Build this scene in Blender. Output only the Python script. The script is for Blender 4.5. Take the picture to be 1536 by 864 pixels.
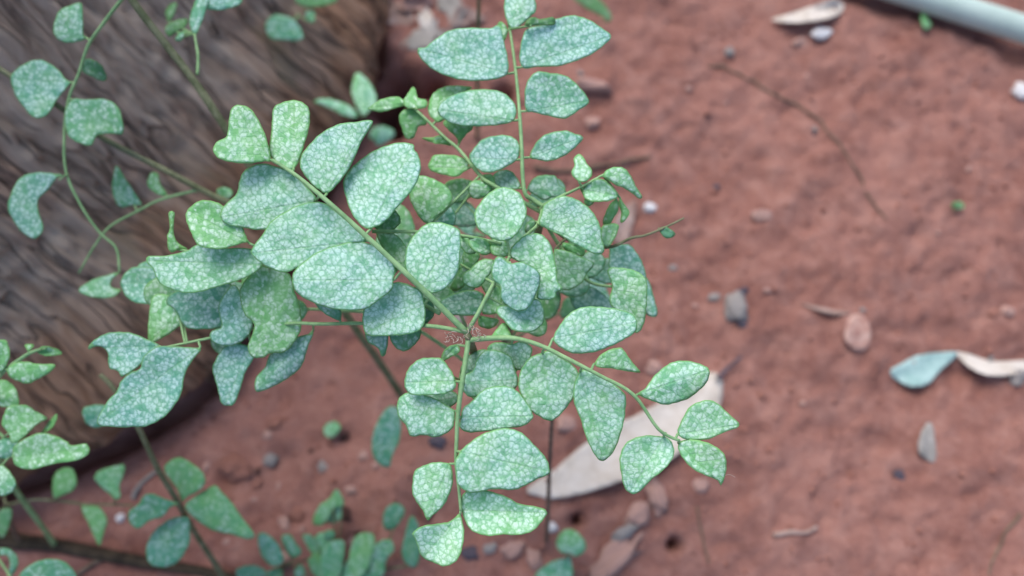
import bpy, bmesh, math, random
from mathutils import Vector, Matrix, noise
from mathutils.geometry import delaunay_2d_cdt
import numpy as np

for o in list(bpy.data.objects): bpy.data.objects.remove(o)
S = bpy.context.scene
COL = S.collection
RAD = math.radians
random.seed(7)

# ------------------------------------------------------------------ camera
F = 1109.0                       # focal length in photo pixels (1536 wide)
TH = RAD(16.5)                   # tilt away from straight down
H = 0.56                         # height of the lens above the soil
ct, st = math.cos(TH), math.sin(TH)
cam_d = bpy.data.cameras.new('camera'); cam = bpy.data.objects.new('camera', cam_d); COL.objects.link(cam)
cam.location = (0, 0, H); cam.rotation_euler = (TH, 0, 0)
cam_d.sensor_width = 36; cam_d.lens = 36*F/1536; cam_d.clip_start = 0.01; cam_d.clip_end = 200
cam_d.dof.use_dof = True; cam_d.dof.focus_distance = 0.291; cam_d.dof.aperture_fstop = 4.5
S.camera = cam

# ------------------------------------------------------------------ light
SUN_EL, SUN_AZ = RAD(54), RAD(-28)      # azimuth measured from +Y towards +X
w = bpy.data.worlds.new('World'); S.world = w; w.use_nodes = True
nt = w.node_tree; nt.nodes.clear()
sky = nt.nodes.new('ShaderNodeTexSky'); sky.sky_type = 'NISHITA'; sky.sun_disc = False
sky.sun_elevation = SUN_EL; sky.sun_rotation = SUN_AZ; sky.air_density = 1.0; sky.dust_density = 3.0; sky.ozone_density = 1.0
bg = nt.nodes.new('ShaderNodeBackground'); bg.inputs['Strength'].default_value = 0.13
wo = nt.nodes.new('ShaderNodeOutputWorld')
nt.links.new(sky.outputs[0], bg.inputs[0]); nt.links.new(bg.outputs[0], wo.inputs[0])
sd = bpy.data.lights.new('sun', 'SUN'); sd.energy = 1.5; sd.angle = RAD(35); sd.color = (1, .96, .9)
so = bpy.data.objects.new('sun', sd); COL.objects.link(so)
dv = Vector((math.sin(SUN_AZ)*math.cos(SUN_EL), math.cos(SUN_AZ)*math.cos(SUN_EL), math.sin(SUN_EL)))
so.rotation_euler = dv.to_track_quat('Z', 'Y').to_euler(); so.location = dv*5
S.view_settings.view_transform = 'Standard'; S.view_settings.look = 'None'
S.view_settings.gamma = 1; S.view_settings.exposure = 0.62; S.view_settings.use_curve_mapping = False

# ------------------------------------------------------------------ pixel helpers
def ray(px, py):
    cx, cy = (px-768)/F, -(py-432)/F
    return Vector((cx, cy*ct+st, cy*st-ct))
def P(px, py, d):                    # photo pixel at a depth (metres along the lens axis)
    return Vector((0, 0, H)) + ray(px, py)*d
def gd(px, py):                      # depth of the soil plane
    return -H/ray(px, py).z
def G(px, py):
    p = P(px, py, gd(px, py)); return p.x, p.y
def proj(p):
    q = Vector(p) - Vector((0, 0, H))
    cy = q.y*ct + q.z*st; dz = q.y*st*1.0 - q.z*ct
    return 768+F*q.x/dz, 432-F*cy/dz, dz
ZR = dict(A=(200,280,4.8), B=(120,430,4.8), C=(300,430,4.8), D=(560,220,4.8), E=(560,360,4.8), G=(760,220,4.8),
          H=(760,360,4.8), I=(460,90,4.8), J=(0,490,4.8), K=(0,684,4.8), L=(300,684,4.8), M=(580,480,4.8), N=(580,640,4.8),
          O=(700,684,4.8), P=(480,0,4.8), Q=(200,0,4.8), r1=(0,0,2.88), r2=(0,240,2.88), r3=(0,500,2.3725),
          r4=(300,120,2.88), r5=(300,380,2.88), r6=(300,620,3.54), s1=(600,0,2.88), s2=(650,200,2.88), s3=(580,460,2.88),
          s4=(780,460,2.88), s5=(580,600,3.2725), t1=(1000,0,2.8657), t2=(1000,300,2.8657), t3=(1000,564,2.8657), px=(0,0,1.0))
def Z(reg, pts):
    x0, y0, s = ZR[reg]; return [(x0+a/s, y0+b/s) for a, b in pts]

# ------------------------------------------------------------------ materials
def new_mat(name):
    m = bpy.data.materials.new(name); m.use_nodes = True
    n = m.node_tree; n.nodes.clear(); return m, n
class NB:
    def __init__(s, tree): s.t = tree
    def n(s, typ, **kw):
        nd = s.t.nodes.new(typ)
        for k, v in kw.items(): setattr(nd, k, v)
        return nd
    def val(s, sock, v):
        if hasattr(v, 'is_output'): s.t.links.new(v, sock)
        else: sock.default_value = v
    def math(s, op, a, b=0.0, c=0.0, clamp=False):
        nd = s.n('ShaderNodeMath', operation=op, use_clamp=clamp)
        for i, v in enumerate((a, b, c)): s.val(nd.inputs[i], v)
        return nd.outputs[0]
    def vmath(s, op, a, b=(0,0,0)):
        nd = s.n('ShaderNodeVectorMath', operation=op)
        s.val(nd.inputs[0], a); s.val(nd.inputs[1], b); return nd.outputs[0]
    def scale(s, a, k):
        nd = s.n('ShaderNodeVectorMath', operation='SCALE'); s.val(nd.inputs[0], a); s.val(nd.inputs['Scale'], k); return nd.outputs[0]
    def mix(s, f, a, b, blend='MIX'):
        nd = s.n('ShaderNodeMix', data_type='RGBA', blend_type=blend)
        s.val(nd.inputs[0], f); s.val(nd.inputs[6], a); s.val(nd.inputs[7], b); return nd.outputs[2]
    def noise(s, vec, scale, detail=3, rough=.55, dist=0.0):
        nd = s.n('ShaderNodeTexNoise'); s.val(nd.inputs['Vector'], vec); s.val(nd.inputs['Scale'], scale)
        nd.inputs['Detail'].default_value = detail; nd.inputs['Roughness'].default_value = rough; nd.inputs['Distortion'].default_value = dist
        return nd.outputs['Fac'], nd.outputs['Color']
    def ss(s, v, a, b):                # smoothstep from a to b
        nd = s.n('ShaderNodeMapRange', interpolation_type='SMOOTHSTEP')
        s.val(nd.inputs['Value'], v); nd.inputs['From Min'].default_value = a; nd.inputs['From Max'].default_value = b
        return nd.outputs[0]
def c4(r, g, b): return (r, g, b, 1)

def leaf_material():
    m, t = new_mat('mottled_leaf'); b = NB(t)
    oi = b.n('ShaderNodeObjectInfo'); tc = b.n('ShaderNodeTexCoord')
    rim = b.n('ShaderNodeAttribute', attribute_name='rim').outputs['Fac']       # mm from the edge
    ax = b.n('ShaderNodeAttribute', attribute_name='axis').outputs['Vector']    # mm along, mm across
    sx = b.n('ShaderNodeSeparateXYZ'); t.links.new(ax, sx.inputs[0])
    al, ac = sx.outputs[0], b.math('ABSOLUTE', sx.outputs[1])
    sc = b.n('ShaderNodeSeparateColor'); t.links.new(oi.outputs['Color'], sc.inputs[0])
    dens, hue, dark = sc.outputs[0], sc.outputs[1], b.math('POWER', sc.outputs[2], .75)
    off = b.n('ShaderNodeCombineXYZ')
    rnd = b.math('MULTIPLY', oi.outputs['Random'], 7.0)
    for i in range(3): t.links.new(rnd, off.inputs[i])
    v = b.vmath('ADD', tc.outputs['Object'], off.outputs[0])
    vm = b.vmath('ADD', ax, b.scale(off.outputs[0], 37.0))            # flat leaf coordinates in mm
    _, nc = b.noise(vm, .33, 4, .65)
    v2 = b.vmath('ADD', vm, b.scale(b.vmath('SUBTRACT', nc, (.5,.5,.5)), 3.8))
    vo = b.n('ShaderNodeTexVoronoi', feature='DISTANCE_TO_EDGE', voronoi_dimensions='2D'); b.val(vo.inputs['Vector'], v2); vo.inputs['Scale'].default_value = .50
    vb = b.n('ShaderNodeTexVoronoi', feature='SMOOTH_F1', voronoi_dimensions='2D'); b.val(vb.inputs['Vector'], v2); vb.inputs['Scale'].default_value = .50; vb.inputs['Smoothness'].default_value = .25
    vc = b.n('ShaderNodeTexVoronoi', feature='F1', voronoi_dimensions='2D'); b.val(vc.inputs['Vector'], v2); vc.inputs['Scale'].default_value = .50
    cs = b.n('ShaderNodeSeparateColor'); t.links.new(vc.outputs['Color'], cs.inputs[0])
    big, _ = b.noise(v, 75, 2)
    fine, _ = b.noise(vm, 1.1, 2); blot, _ = b.noise(vm, .33, 2)
    cell = b.ss(b.math('ADD', vo.outputs['Distance'], b.math('MULTIPLY', b.math('SUBTRACT', fine, .5), .22)), .0, .24)
    blob = b.math('SUBTRACT', 1.0, b.ss(b.math('ADD', vb.outputs['Distance'], b.math('MULTIPLY', b.math('SUBTRACT', fine, .5), .3)), .12, .58))
    cell = b.math('ADD', b.math('MULTIPLY', cell, .45), b.math('MULTIPLY', blob, .75), clamp=True)
    lvl = b.math('ADD', b.math('MULTIPLY', cs.outputs[0], .95), b.math('MULTIPLY', blot, 1.25))
    lvl = b.math('ADD', lvl, b.math('SUBTRACT', dens, 1.27))
    lvl = b.ss(lvl, -.30, .85)
    spot = b.math('MULTIPLY', cell, lvl)
    spot = b.math('MULTIPLY', spot, b.ss(fine, .15, .6))
    spot = b.math('ADD', spot, b.math('MULTIPLY', lvl, .30), clamp=True)
    # fine side veins stay green
    sv = b.math('FRACT', b.math('DIVIDE', b.math('SUBTRACT', al, b.math('MULTIPLY', ac, .75)), 4.2))
    sv = b.math('ABSOLUTE', b.math('SUBTRACT', sv, .5))
    svl = b.math('SUBTRACT', 1.0, b.ss(sv, .02, .09))
    mid = b.math('SUBTRACT', 1.0, b.ss(ac, .12, .55))
    spot = b.math('MULTIPLY', spot, b.math('SUBTRACT', 1.0, b.math('MULTIPLY', svl, .22)))
    spot = b.math('MULTIPLY', spot, b.math('SUBTRACT', 1.0, b.math('MULTIPLY', mid, .15)))
    edge = b.math('SUBTRACT', 1.0, b.ss(rim, .1, .75))
    spot = b.math('MULTIPLY', spot, b.math('SUBTRACT', 1.0, edge))
    hv = b.math('ADD', b.math('ADD', hue, .20), b.math('MULTIPLY', b.math('SUBTRACT', big, .5), 1.3), clamp=True)
    green = b.mix(hv, c4(.130, .490, .335), c4(.225, .600, .220))
    pale = b.mix(hv, c4(.640, .930, .920), c4(.690, .940, .760))
    col = b.mix(spot, green, pale)
    col = b.mix(b.math('MULTIPLY', b.math('MAXIMUM', edge, b.math('MULTIPLY', mid, .25)), .6), col, c4(.26, .52, .17))
    dk = b.n('ShaderNodeCombineColor')
    for i in range(3): t.links.new(dark, dk.inputs[i])
    col = b.mix(1.0, col, dk.outputs[0], 'MULTIPLY')
    bs = b.n('ShaderNodeBsdfPrincipled'); t.links.new(col, bs.inputs['Base Color'])
    bs.inputs['Roughness'].default_value = .55; bs.inputs['Specular IOR Level'].default_value = .35
    hgt = b.math('SUBTRACT', b.math('ADD', b.math('MULTIPLY', cell, .6), b.math('MULTIPLY', fine, .3)), b.math('ADD', b.math('MULTIPLY', svl, .4), b.math('MULTIPLY', mid, .6)))
    bp = b.n('ShaderNodeBump'); bp.inputs['Strength'].default_value = .55; bp.inputs['Distance'].default_value = .0003
    t.links.new(hgt, bp.inputs['Height']); t.links.new(bp.outputs[0], bs.inputs['Normal'])
    tr = b.n('ShaderNodeBsdfTranslucent'); t.links.new(b.mix(1.0, col, c4(.8, 1, .45), 'MULTIPLY'), tr.inputs[0])
    mx = b.n('ShaderNodeMixShader'); mx.inputs[0].default_value = .22
    t.links.new(bs.outputs[0], mx.inputs[1]); t.links.new(tr.outputs[0], mx.inputs[2])
    o = b.n('ShaderNodeOutputMaterial'); t.links.new(mx.outputs[0], o.inputs[0])
    return m

def simple_mat(name, ca, cb, scale, rough=.7, bump=.3, bdist=.0006, spec=.3, detail=5, stretch=None):
    m, t = new_mat(name); b = NB(t)
    tc = b.n('ShaderNodeTexCoord'); oi = b.n('ShaderNodeObjectInfo')
    off = b.n('ShaderNodeCombineXYZ'); r = b.math('MULTIPLY', oi.outputs['Random'], 5.0)
    for i in range(3): t.links.new(r, off.inputs[i])
    v = b.vmath('ADD', tc.outputs['Object'], off.outputs[0])
    if stretch: v = b.vmath('MULTIPLY', v, stretch)
    f, _ = b.noise(v, scale, detail, .6, .4)
    f2, _ = b.noise(v, scale*5, 3)
    fac = b.ss(b.math('ADD', b.math('MULTIPLY', f, .75), b.math('MULTIPLY', f2, .25)), .33, .67)
    col = b.mix(fac, c4(*ca), c4(*cb))
    bs = b.n('ShaderNodeBsdfPrincipled'); t.links.new(col, bs.inputs['Base Color'])
    bs.inputs['Roughness'].default_value = rough; bs.inputs['Specular IOR Level'].default_value = spec
    bp = b.n('ShaderNodeBump'); bp.inputs['Strength'].default_value = bump; bp.inputs['Distance'].default_value = bdist
    t.links.new(b.math('ADD', f, b.math('MULTIPLY', f2, .4)), bp.inputs['Height']); t.links.new(bp.outputs[0], bs.inputs['Normal'])
    o = b.n('ShaderNodeOutputMaterial'); t.links.new(bs.outputs[0], o.inputs[0])
    return m

def soil_material():
    m, t = new_mat('red_soil'); b = NB(t)
    tc = b.n('ShaderNodeTexCoord'); v = tc.outputs['Object']
    a, _ = b.noise(v, 7, 4, .6, .6); f, _ = b.noise(v, 45, 5, .65, .3); g, _ = b.noise(v, 260, 4, .65); h, _ = b.noise(v, 1500, 3)
    col = b.mix(b.ss(a, .32, .68), c4(.232, .104, .084), c4(.298, .146, .121))
    col = b.mix(b.math('MULTIPLY', b.ss(f, .42, .72), .7), col, c4(.365, .200, .168))
    col = b.mix(b.math('MULTIPLY', b.math('SUBTRACT', 1.0, b.ss(f, .28, .42)), .75), col, c4(.160, .070, .058))
    col = b.mix(b.math('MULTIPLY', b.ss(g, .52, .75), .55), col, c4(.41, .235, .195))
    col = b.mix(b.math('MULTIPLY', b.math('SUBTRACT', 1.0, b.ss(g, .27, .40)), .7), col, c4(.10, .04, .035))
    col = b.mix(b.math('MULTIPLY', b.ss(h, .62, .72), .4), col, c4(.45, .33, .30))
    bs = b.n('ShaderNodeBsdfPrincipled'); t.links.new(col, bs.inputs['Base Color'])
    bs.inputs['Roughness'].default_value = .9; bs.inputs['Specular IOR Level'].default_value = .15
    bp = b.n('ShaderNodeBump'); bp.inputs['Strength'].default_value = .8; bp.inputs['Distance'].default_value = .0035
    t.links.new(b.math('ADD', f, b.math('ADD', b.math('MULTIPLY', g, .5), b.math('MULTIPLY', h, .12))), bp.inputs['Height'])
    t.links.new(bp.outputs[0], bs.inputs['Normal'])
    o = b.n('ShaderNodeOutputMaterial'); t.links.new(bs.outputs[0], o.inputs[0])
    return m

def wood_material():
    m, t = new_mat('weathered_wood'); b = NB(t)
    uv = b.n('ShaderNodeUVMap').outputs[0]          # metres round the trunk, metres along the grain
    _, wc = b.noise(uv, 14, 3)
    wv = b.vmath('ADD', uv, b.scale(b.vmath('SUBTRACT', wc, (.5,.5,.5)), .035))
    f1, _ = b.noise(b.vmath('MULTIPLY', wv, (80, 11, 1)), 1, 5, .62)
    f2, _ = b.noise(b.vmath('MULTIPLY', wv, (300, 45, 1)), 1, 4, .6)
    pa, _ = b.noise(b.vmath('MULTIPLY', wv, (9, 7, 1)), 1, 4, .6)
    sp = b.n('ShaderNodeSeparateXYZ'); t.links.new(uv, sp.inputs[0])
    lvl = b.math('ADD', sp.outputs[1], b.math('MULTIPLY', b.math('SUBTRACT', pa, .5), .32))
    up = b.ss(lvl, .07, .13)
    brown = b.mix(b.ss(f1, .35, .68), c4(.205, .112, .070), c4(.350, .220, .150))
    grey = b.mix(b.ss(f1, .26, .66), c4(.250, .185, .138), c4(.460, .385, .318))
    grey = b.mix(b.math('MULTIPLY', b.ss(pa, .5, .62), .75), grey, b.mix(f1, c4(.20, .12, .085), c4(.36, .25, .19)))
    col = b.mix(up, brown, grey)
    col = b.mix(b.math('MULTIPLY', b.math('SUBTRACT', 1.0, b.ss(f2, .3, .44)), .6), col, c4(.045, .030, .024))
    ck, _ = b.noise(b.vmath('MULTIPLY', wv, (62, 13, 1)), 1, 2, .5)
    crk = b.math('SUBTRACT', 1.0, b.ss(b.math('ABSOLUTE', b.math('SUBTRACT', ck, .5)), .0, .035))
    crk = b.math('MULTIPLY', crk, b.ss(pa, .38, .55))
    col = b.mix(b.math('MULTIPLY', crk, .5), col, c4(.030, .022, .018))
    gm, _ = b.noise(b.vmath('MULTIPLY', wv, (22, 16, 1)), 1, 3)
    col = b.mix(b.math('MULTIPLY', b.ss(gm, .58, .75), .4), col, c4(.12, .125, .08))
    bs = b.n('ShaderNodeBsdfPrincipled'); t.links.new(col, bs.inputs['Base Color'])
    bs.inputs['Roughness'].default_value = .85; bs.inputs['Specular IOR Level'].default_value = .2
    bp = b.n('ShaderNodeBump'); bp.inputs['Strength'].default_value = .9; bp.inputs['Distance'].default_value = .003
    t.links.new(b.math('SUBTRACT', b.math('ADD', f1, b.math('MULTIPLY', f2, .5)), crk), bp.inputs['Height']); t.links.new(bp.outputs[0], bs.inputs['Normal'])
    o = b.n('ShaderNodeOutputMaterial'); t.links.new(bs.outputs[0], o.inputs[0])
    return m

LEAF = leaf_material()
STEM = simple_mat('green_stalk', (.17, .34, .15), (.30, .50, .24), 140, .55, .25, .0003)
OLD = simple_mat('old_stem', (.095, .120, .055), (.210, .225, .135), 160, .7, .4, .0004)
TWIG = simple_mat('grey_brown_twig', (.10, .07, .05), (.22, .16, .12), 180, .8, .6, .0006)
STICK = simple_mat('dark_wood', (.018, .014, .010), (.07, .052, .034), 120, .85, .8, .001)
DRY = simple_mat('dry_leaf', (.50, .44, .38), (.64, .60, .56), 60, .7, .35, .0005)
DRYB = simple_mat('brown_dry_leaf', (.27, .17, .14), (.42, .32, .29), 60, .8, .5, .0006)
GREYL = simple_mat('grey_dry_leaf', (.23, .22, .205), (.37, .35, .335), 60, .8, .5, .0006)
FRESH = simple_mat('fallen_green_leaf', (.24, .40, .39), (.36, .52, .52), 60, .5, .3, .0005)
PIPE = simple_mat('pipe_plastic', (.44, .57, .53), (.52, .65, .61), 30, .4, .15, .0004, .4)
STONE_P = simple_mat('pink_stone', (.34, .18, .15), (.48, .33, .29), 90, .8, .4)
STONE_G = simple_mat('grey_stone', (.20, .185, .18), (.35, .325, .315), 90, .8, .4)
STONE_D = simple_mat('dark_stone', (.05, .045, .06), (.12, .10, .13), 90, .8, .4)
STONE_W = simple_mat('white_stone', (.60, .60, .62), (.74, .74, .76), 90, .7, .3)
STONE_R = simple_mat('red_clod', (.25, .105, .08), (.38, .19, .15), 90, .9, .7)
HUMUS = simple_mat('dark_humus', (.045, .022, .018), (.12, .06, .05), 90, .9, .7)
HAIR = simple_mat('pale_hair', (.35, .28, .22), (.62, .58, .52), 300, .7, .1)
SOIL = soil_material(); WOOD = wood_material()

# ------------------------------------------------------------------ object helpers
def tag(o, label=None, cat=None, group=None, kind=None):
    if label: o['label'] = label
    if cat: o['category'] = cat
    if group: o['group'] = group
    if kind: o['kind'] = kind
    return o
def mesh_obj(name, verts, faces, mat, parent=None, origin=None, smooth=True):
    og = Vector(origin) if origin is not None else Vector((0, 0, 0))
    me = bpy.data.meshes.new(name)
    me.from_pydata([tuple(Vector(v)-og) for v in verts], [], faces); me.update()
    if smooth: me.polygons.foreach_set('use_smooth', [True]*len(me.polygons))
    me.materials.append(mat)
    o = bpy.data.objects.new(name, me); COL.objects.link(o)
    if parent is None: o.location = og
    else:
        o.parent = parent; o.location = og - world_loc(parent)
    return o
def world_loc(o):
    v = Vector(o.location)
    while o.parent: o = o.parent; v += Vector(o.location)
    return v
def empty(name, loc):
    o = bpy.data.objects.new(name, None); o.empty_display_size = .01; COL.objects.link(o); o.location = loc; return o

def catmull(pts, n=6, closed=False):
    out = []; N = len(pts)
    segs = N if closed else N-1
    for i in range(segs):
        g = (lambda k: pts[k % N]) if closed else (lambda k: pts[max(0, min(N-1, k))])
        p0, p1, p2, p3 = (np.array(g(k), float) for k in (i-1, i, i+1, i+2))
        for j in range(n):
            s = j/n
            out.append(.5*((2*p1)+(p2-p0)*s+(2*p0-5*p1+4*p2-p3)*s*s+(3*p1-p0-3*p2+p3)*s**3))
    if not closed: out.append(np.array(pts[-1], float))
    return out
def tube_geo(path, r0, r1, sides=8, seed=0, rough=.0):
    verts, faces = [], []
    path = [Vector(p) for p in path]; n = len(path); up = Vector((.3, .2, .9))
    for i, p in enumerate(path):
        t = (path[min(i+1, n-1)]-path[max(i-1, 0)]).normalized()
        a = t.cross(up).normalized() if abs(t.dot(up)) < .98 else t.cross(Vector((1, 0, 0))).normalized()
        b = t.cross(a)
        r = r0+(r1-r0)*i/(n-1)
        for k in range(sides):
            an = 2*math.pi*k/sides
            rr = r*(1+rough*noise.noise(p*180+Vector((k*1.7, seed, 0))))
            verts.append(p+(a*math.cos(an)+b*math.sin(an))*rr)
    for i in range(n-1):
        for k in range(sides):
            k2 = (k+1) % sides
            faces.append((i*sides+k, i*sides+k2, (i+1)*sides+k2, (i+1)*sides+k))
    faces.append(tuple(reversed(range(sides)))); faces.append(tuple((n-1)*sides+k for k in range(sides)))
    return verts, faces
def join_geo(parts):
    V, Fc = [], []
    for v, f in parts:
        o = len(V); V += v; Fc += [tuple(i+o for i in q) for q in f]
    return V, Fc
def path3(pts):                       # [(px,py,depth)] -> smooth world points
    return [P(*q) for q in catmull(pts, 5)]

def leaf_obj(name, pts, depth, mat, parent, color=(.6, .4, 1), base=None, thick=.00028, step=5.0, scallop=.35, seed=0):
    """closed outline in photo pixels, first point at the leaf base; depth(px,py,u,v) gives the distance"""
    rng = random.Random(seed)
    out = catmull(pts, 5, True)
    dense = [out[0]]
    for q in out[1:]:
        if np.hypot(*(q-dense[-1])) > step*.55: dense.append(q)
    if np.hypot(*(dense[-1]-dense[0])) < step*.4: dense.pop()
    O = np.array(dense); b0 = np.array(pts[0] if base is None else base, float)
    tip = O[np.argmax(np.hypot(*(O-b0).T))]
    ax = tip-b0; L = float(np.hypot(*ax)); ax /= L; pr = np.array((-ax[1], ax[0]))
    if scallop:
        cen = O.mean(0)
        ph = rng.random()*9
        for i in range(len(O)):
            dr = O[i]-cen; l = np.hypot(*dr)+1e-6
            O[i] += dr/l*scallop*(math.sin(i*1.9+ph)+.8*math.sin(i*.83+2*ph))
    inner = []
    lo, hi = O.min(0), O.max(0)
    seg_a, seg_b = O, np.roll(O, -1, 0)
    def edist(q):
        d = seg_b-seg_a; tt = np.clip(((q-seg_a)*d).sum(1)/((d*d).sum(1)+1e-9), 0, 1)
        return float(np.min(np.hypot(*((seg_a+d*tt[:, None]-q).T))))
    def inside(q):
        c = False; x, y = q
        for a, b_ in zip(seg_a, seg_b):
            if (a[1] > y) != (b_[1] > y) and x < (b_[0]-a[0])*(y-a[1])/(b_[1]-a[1]+1e-12)+a[0]: c = not c
        return c
    y = lo[1]; row = 0
    while y < hi[1]:
        x = lo[0]+(row % 2)*step*.5
        while x < hi[0]:
            q = np.array((x+rng.uniform(-.5, .5), y+rng.uniform(-.5, .5)))
            if inside(q) and edist(q) > step*.45: inner.append(q)
            x += step
        y += step*.87; row += 1
    allp = [Vector(p) for p in O]+[Vector(p) for p in inner]
    n = len(O)
    vs, es, fs, *_ = delaunay_2d_cdt(allp, [(i, (i+1) % n) for i in range(n)], [], 1, 1e-4)
    V2 = np.array([(v.x, v.y) for v in vs])
    rel = V2-b0; u = rel@ax/L; vv = rel@pr
    hw = max(1e-3, float(np.max(np.abs(vv))))
    dm = depth(float(b0[0]), float(b0[1]), 0, 0)
    mmpx = dm/F*1000
    pos = [P(x, y_, depth(x, y_, float(a), float(c)/hw)) for (x, y_), a, c in zip(V2, u, vv)]
    # relief along the view ray is part of depth(); thickness goes along the surface normal
    nrm = [Vector((0, 0, 0)) for _ in pos]; tris = []
    camp = Vector((0, 0, H))
    for f in fs:
        f = list(f)
        for k in range(1, len(f)-1):
            a, b_, c = f[0], f[k], f[k+1]
            nn = (pos[b_]-pos[a]).cross(pos[c]-pos[a])
            if nn.dot(camp-pos[a]) < 0: b_, c = c, b_; nn = -nn
            tris.append((a, b_, c))
            for q in (a, b_, c): nrm[q] += nn
    N = len(pos)
    bot = [p-(q.normalized() if q.length > 0 else Vector((0, 0, 1)))*thick for p, q in zip(pos, nrm)]
    faces = list(tris)+[(a+N, c+N, b_+N) for a, b_, c in tris]
    cnt = {}
    for a, b_, c in tris:
        for e in ((a, b_), (b_, c), (c, a)): cnt[e] = cnt.get(e, 0)+1
    for (a, b_) in list(cnt):
        if (b_, a) not in cnt: faces.append((b_, a, a+N, b_+N))
    og = P(float(b0[0]), float(b0[1]), dm)
    o = mesh_obj(name, pos+bot, faces, mat, parent, og)
    me = o.data
    rimd = [edist(q)*mmpx for q in V2]
    at = me.attributes.new('rim', 'FLOAT', 'POINT'); at.data.foreach_set('value', np.array(rimd+rimd, dtype=np.float32))
    ax3 = np.zeros((2*N, 3), np.float32); ax3[:, 0] = np.tile(u*L*mmpx, 2); ax3[:, 1] = np.tile(vv*mmpx, 2)
    at = me.attributes.new('axis', 'FLOAT_VECTOR', 'POINT'); at.data.foreach_set('vector', ax3.ravel())
    o.color = (*color, 1)
    return o

LS = [0]
def depth_fn(db, dt, cup, droop, seed, wav=.0010):
    def d(px, py, u, v):
        q = Vector((px/46+seed*3.1, py/46, seed))
        r = db+(dt-db)*u - cup*abs(v)**1.4 + droop*max(0, u)**2.2
        r += wav*noise.noise(q) + .00035*noise.noise(q*4.1)
        return r
    return d

# ================================================================== ground
BASE_PX = [(-420, 860), (-180, 800), (0, 738), (130, 684), (230, 632), (310, 575), (385, 470), (450, 345), (505, 225), (553, 118), (560, 60), (548, 0), (535, -90), (520, -220)]
base_w = [Vector((*G(*q), 0)) for q in BASE_PX]
base_line = [Vector((*q, 0)) for q in catmull([(b.x, b.y) for b in base_w], 8)]
BL = np.array([(b.x, b.y) for b in base_line])
PITS = [(*G(598, 128), .012, .13), (*G(572, 150), .010, .11), (*G(648, 124), .009, .09), (*G(590, 185), .009, .10), (*G(755, 140), .007, .06), (*G(690, 130), .016, .010),
        (*G(1013, 818), .0040, .030), (*G(866, 780), .0035, .025), (*G(480, 580), .007, .006), (*G(340, 720), .008, .010), (*G(1345, 712), .004, .006),
        (*G(1180, 165), .004, .005), (*G(1222, 203), .004, .006), (*G(1040, 420), .006, .006), (*G(1370, 352), .006, .007), (*G(1300, 140), .006, .004),
        (*G(640, 300), .016, .012), (*G(530, 660), .01, .006), (*G(420, 700), .012, .007), (*G(1440, 560), .012, .006)]
_a, _b = G(1240, -32), G(1900, 181)
PL = (_a[0], _a[1], (_b[1]-_a[1])/(_b[0]-_a[0]))
def gh(x, y):
    p = Vector((x, y, 0))
    z = .011*noise.noise(p*5.5+Vector((3, 1, 0))) + .0055*noise.noise(p*17) + .0042*noise.noise(p*42+Vector((9, 0, 0))) + .0028*noise.noise(p*95) + .0015*noise.noise(p*210) - .005*max(0, noise.noise(p*60+Vector((5, 5, 0)))-.38)*2
    # wash lines on the open soil at the right
    q = Vector(((x*.75+y*.66)*26, (x*.66-y*.75)*5, 4)); wgt = min(1, max(0, (x-.05)/.15))
    z += wgt*.0035*noise.noise(q)
    z += .004*max(0, noise.noise(p*30+Vector((0, 7, 2))))*(1 if x < .16 else .35)
    dd = math.sqrt(float(np.min((BL[:, 0]-x)**2+(BL[:, 1]-y)**2))) if x < .05 else 1
    z -= .020*math.exp(-(dd/.008)**2)
    if x > .2 and y > .2:
        e = (y-PL[1]-(x-PL[0])*PL[2]); z -= .009*math.exp(-((e+.008)/.006)**2)
    for a, b_, r, dep in PITS:
        e = ((x-a)**2+(y-b_)**2)/(r*r)
        if e < 9: z -= dep*math.exp(-e)
    return z
def axis_vals(lo, hi, step, far):
    n = int(round((hi-lo)/step)); v = [lo+(hi-lo)*i/n for i in range(n+1)]
    s = step; e = hi; up = []
    while e < far: s *= 1.35; e += s; up.append(e)
    s = step; e = lo; dn = []
    while e > -far: s *= 1.35; e -= s; dn.append(e)
    return list(reversed(dn))+v+up
xs = axis_vals(-.62, .64, .0032, 40); ys = axis_vals(-.24, .62, .0032, 40)
gv = []
for y in ys:
    for x in xs: gv.append((x, y, gh(x, y) if -1 < x < 1 and -1 < y < 1.2 else .01*noise.noise(Vector((x, y, 0))*2)))
nx = len(xs)
gf = [(j*nx+i, j*nx+i+1, (j+1)*nx+i+1, (j+1)*nx+i) for j in range(len(ys)-1) for i in range(nx-1)]
tag(mesh_obj('ground', gv, gf, SOIL), 'bare red-brown soil strewn with small stones and litter', kind='structure')

def on_ground(px, py, lift=0.0):
    x, y = G(px, py); z = gh(x, y)
    for _ in range(3):
        r = ray(px, py); d = (z-H)/r.z; x, y = r.x*d, r.y*d; z = gh(x, y)
    return Vector((x, y, z+lift))
def gdepth(px, py):
    p = on_ground(px, py); return (p.z-H)/ray(px, py).z

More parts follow.
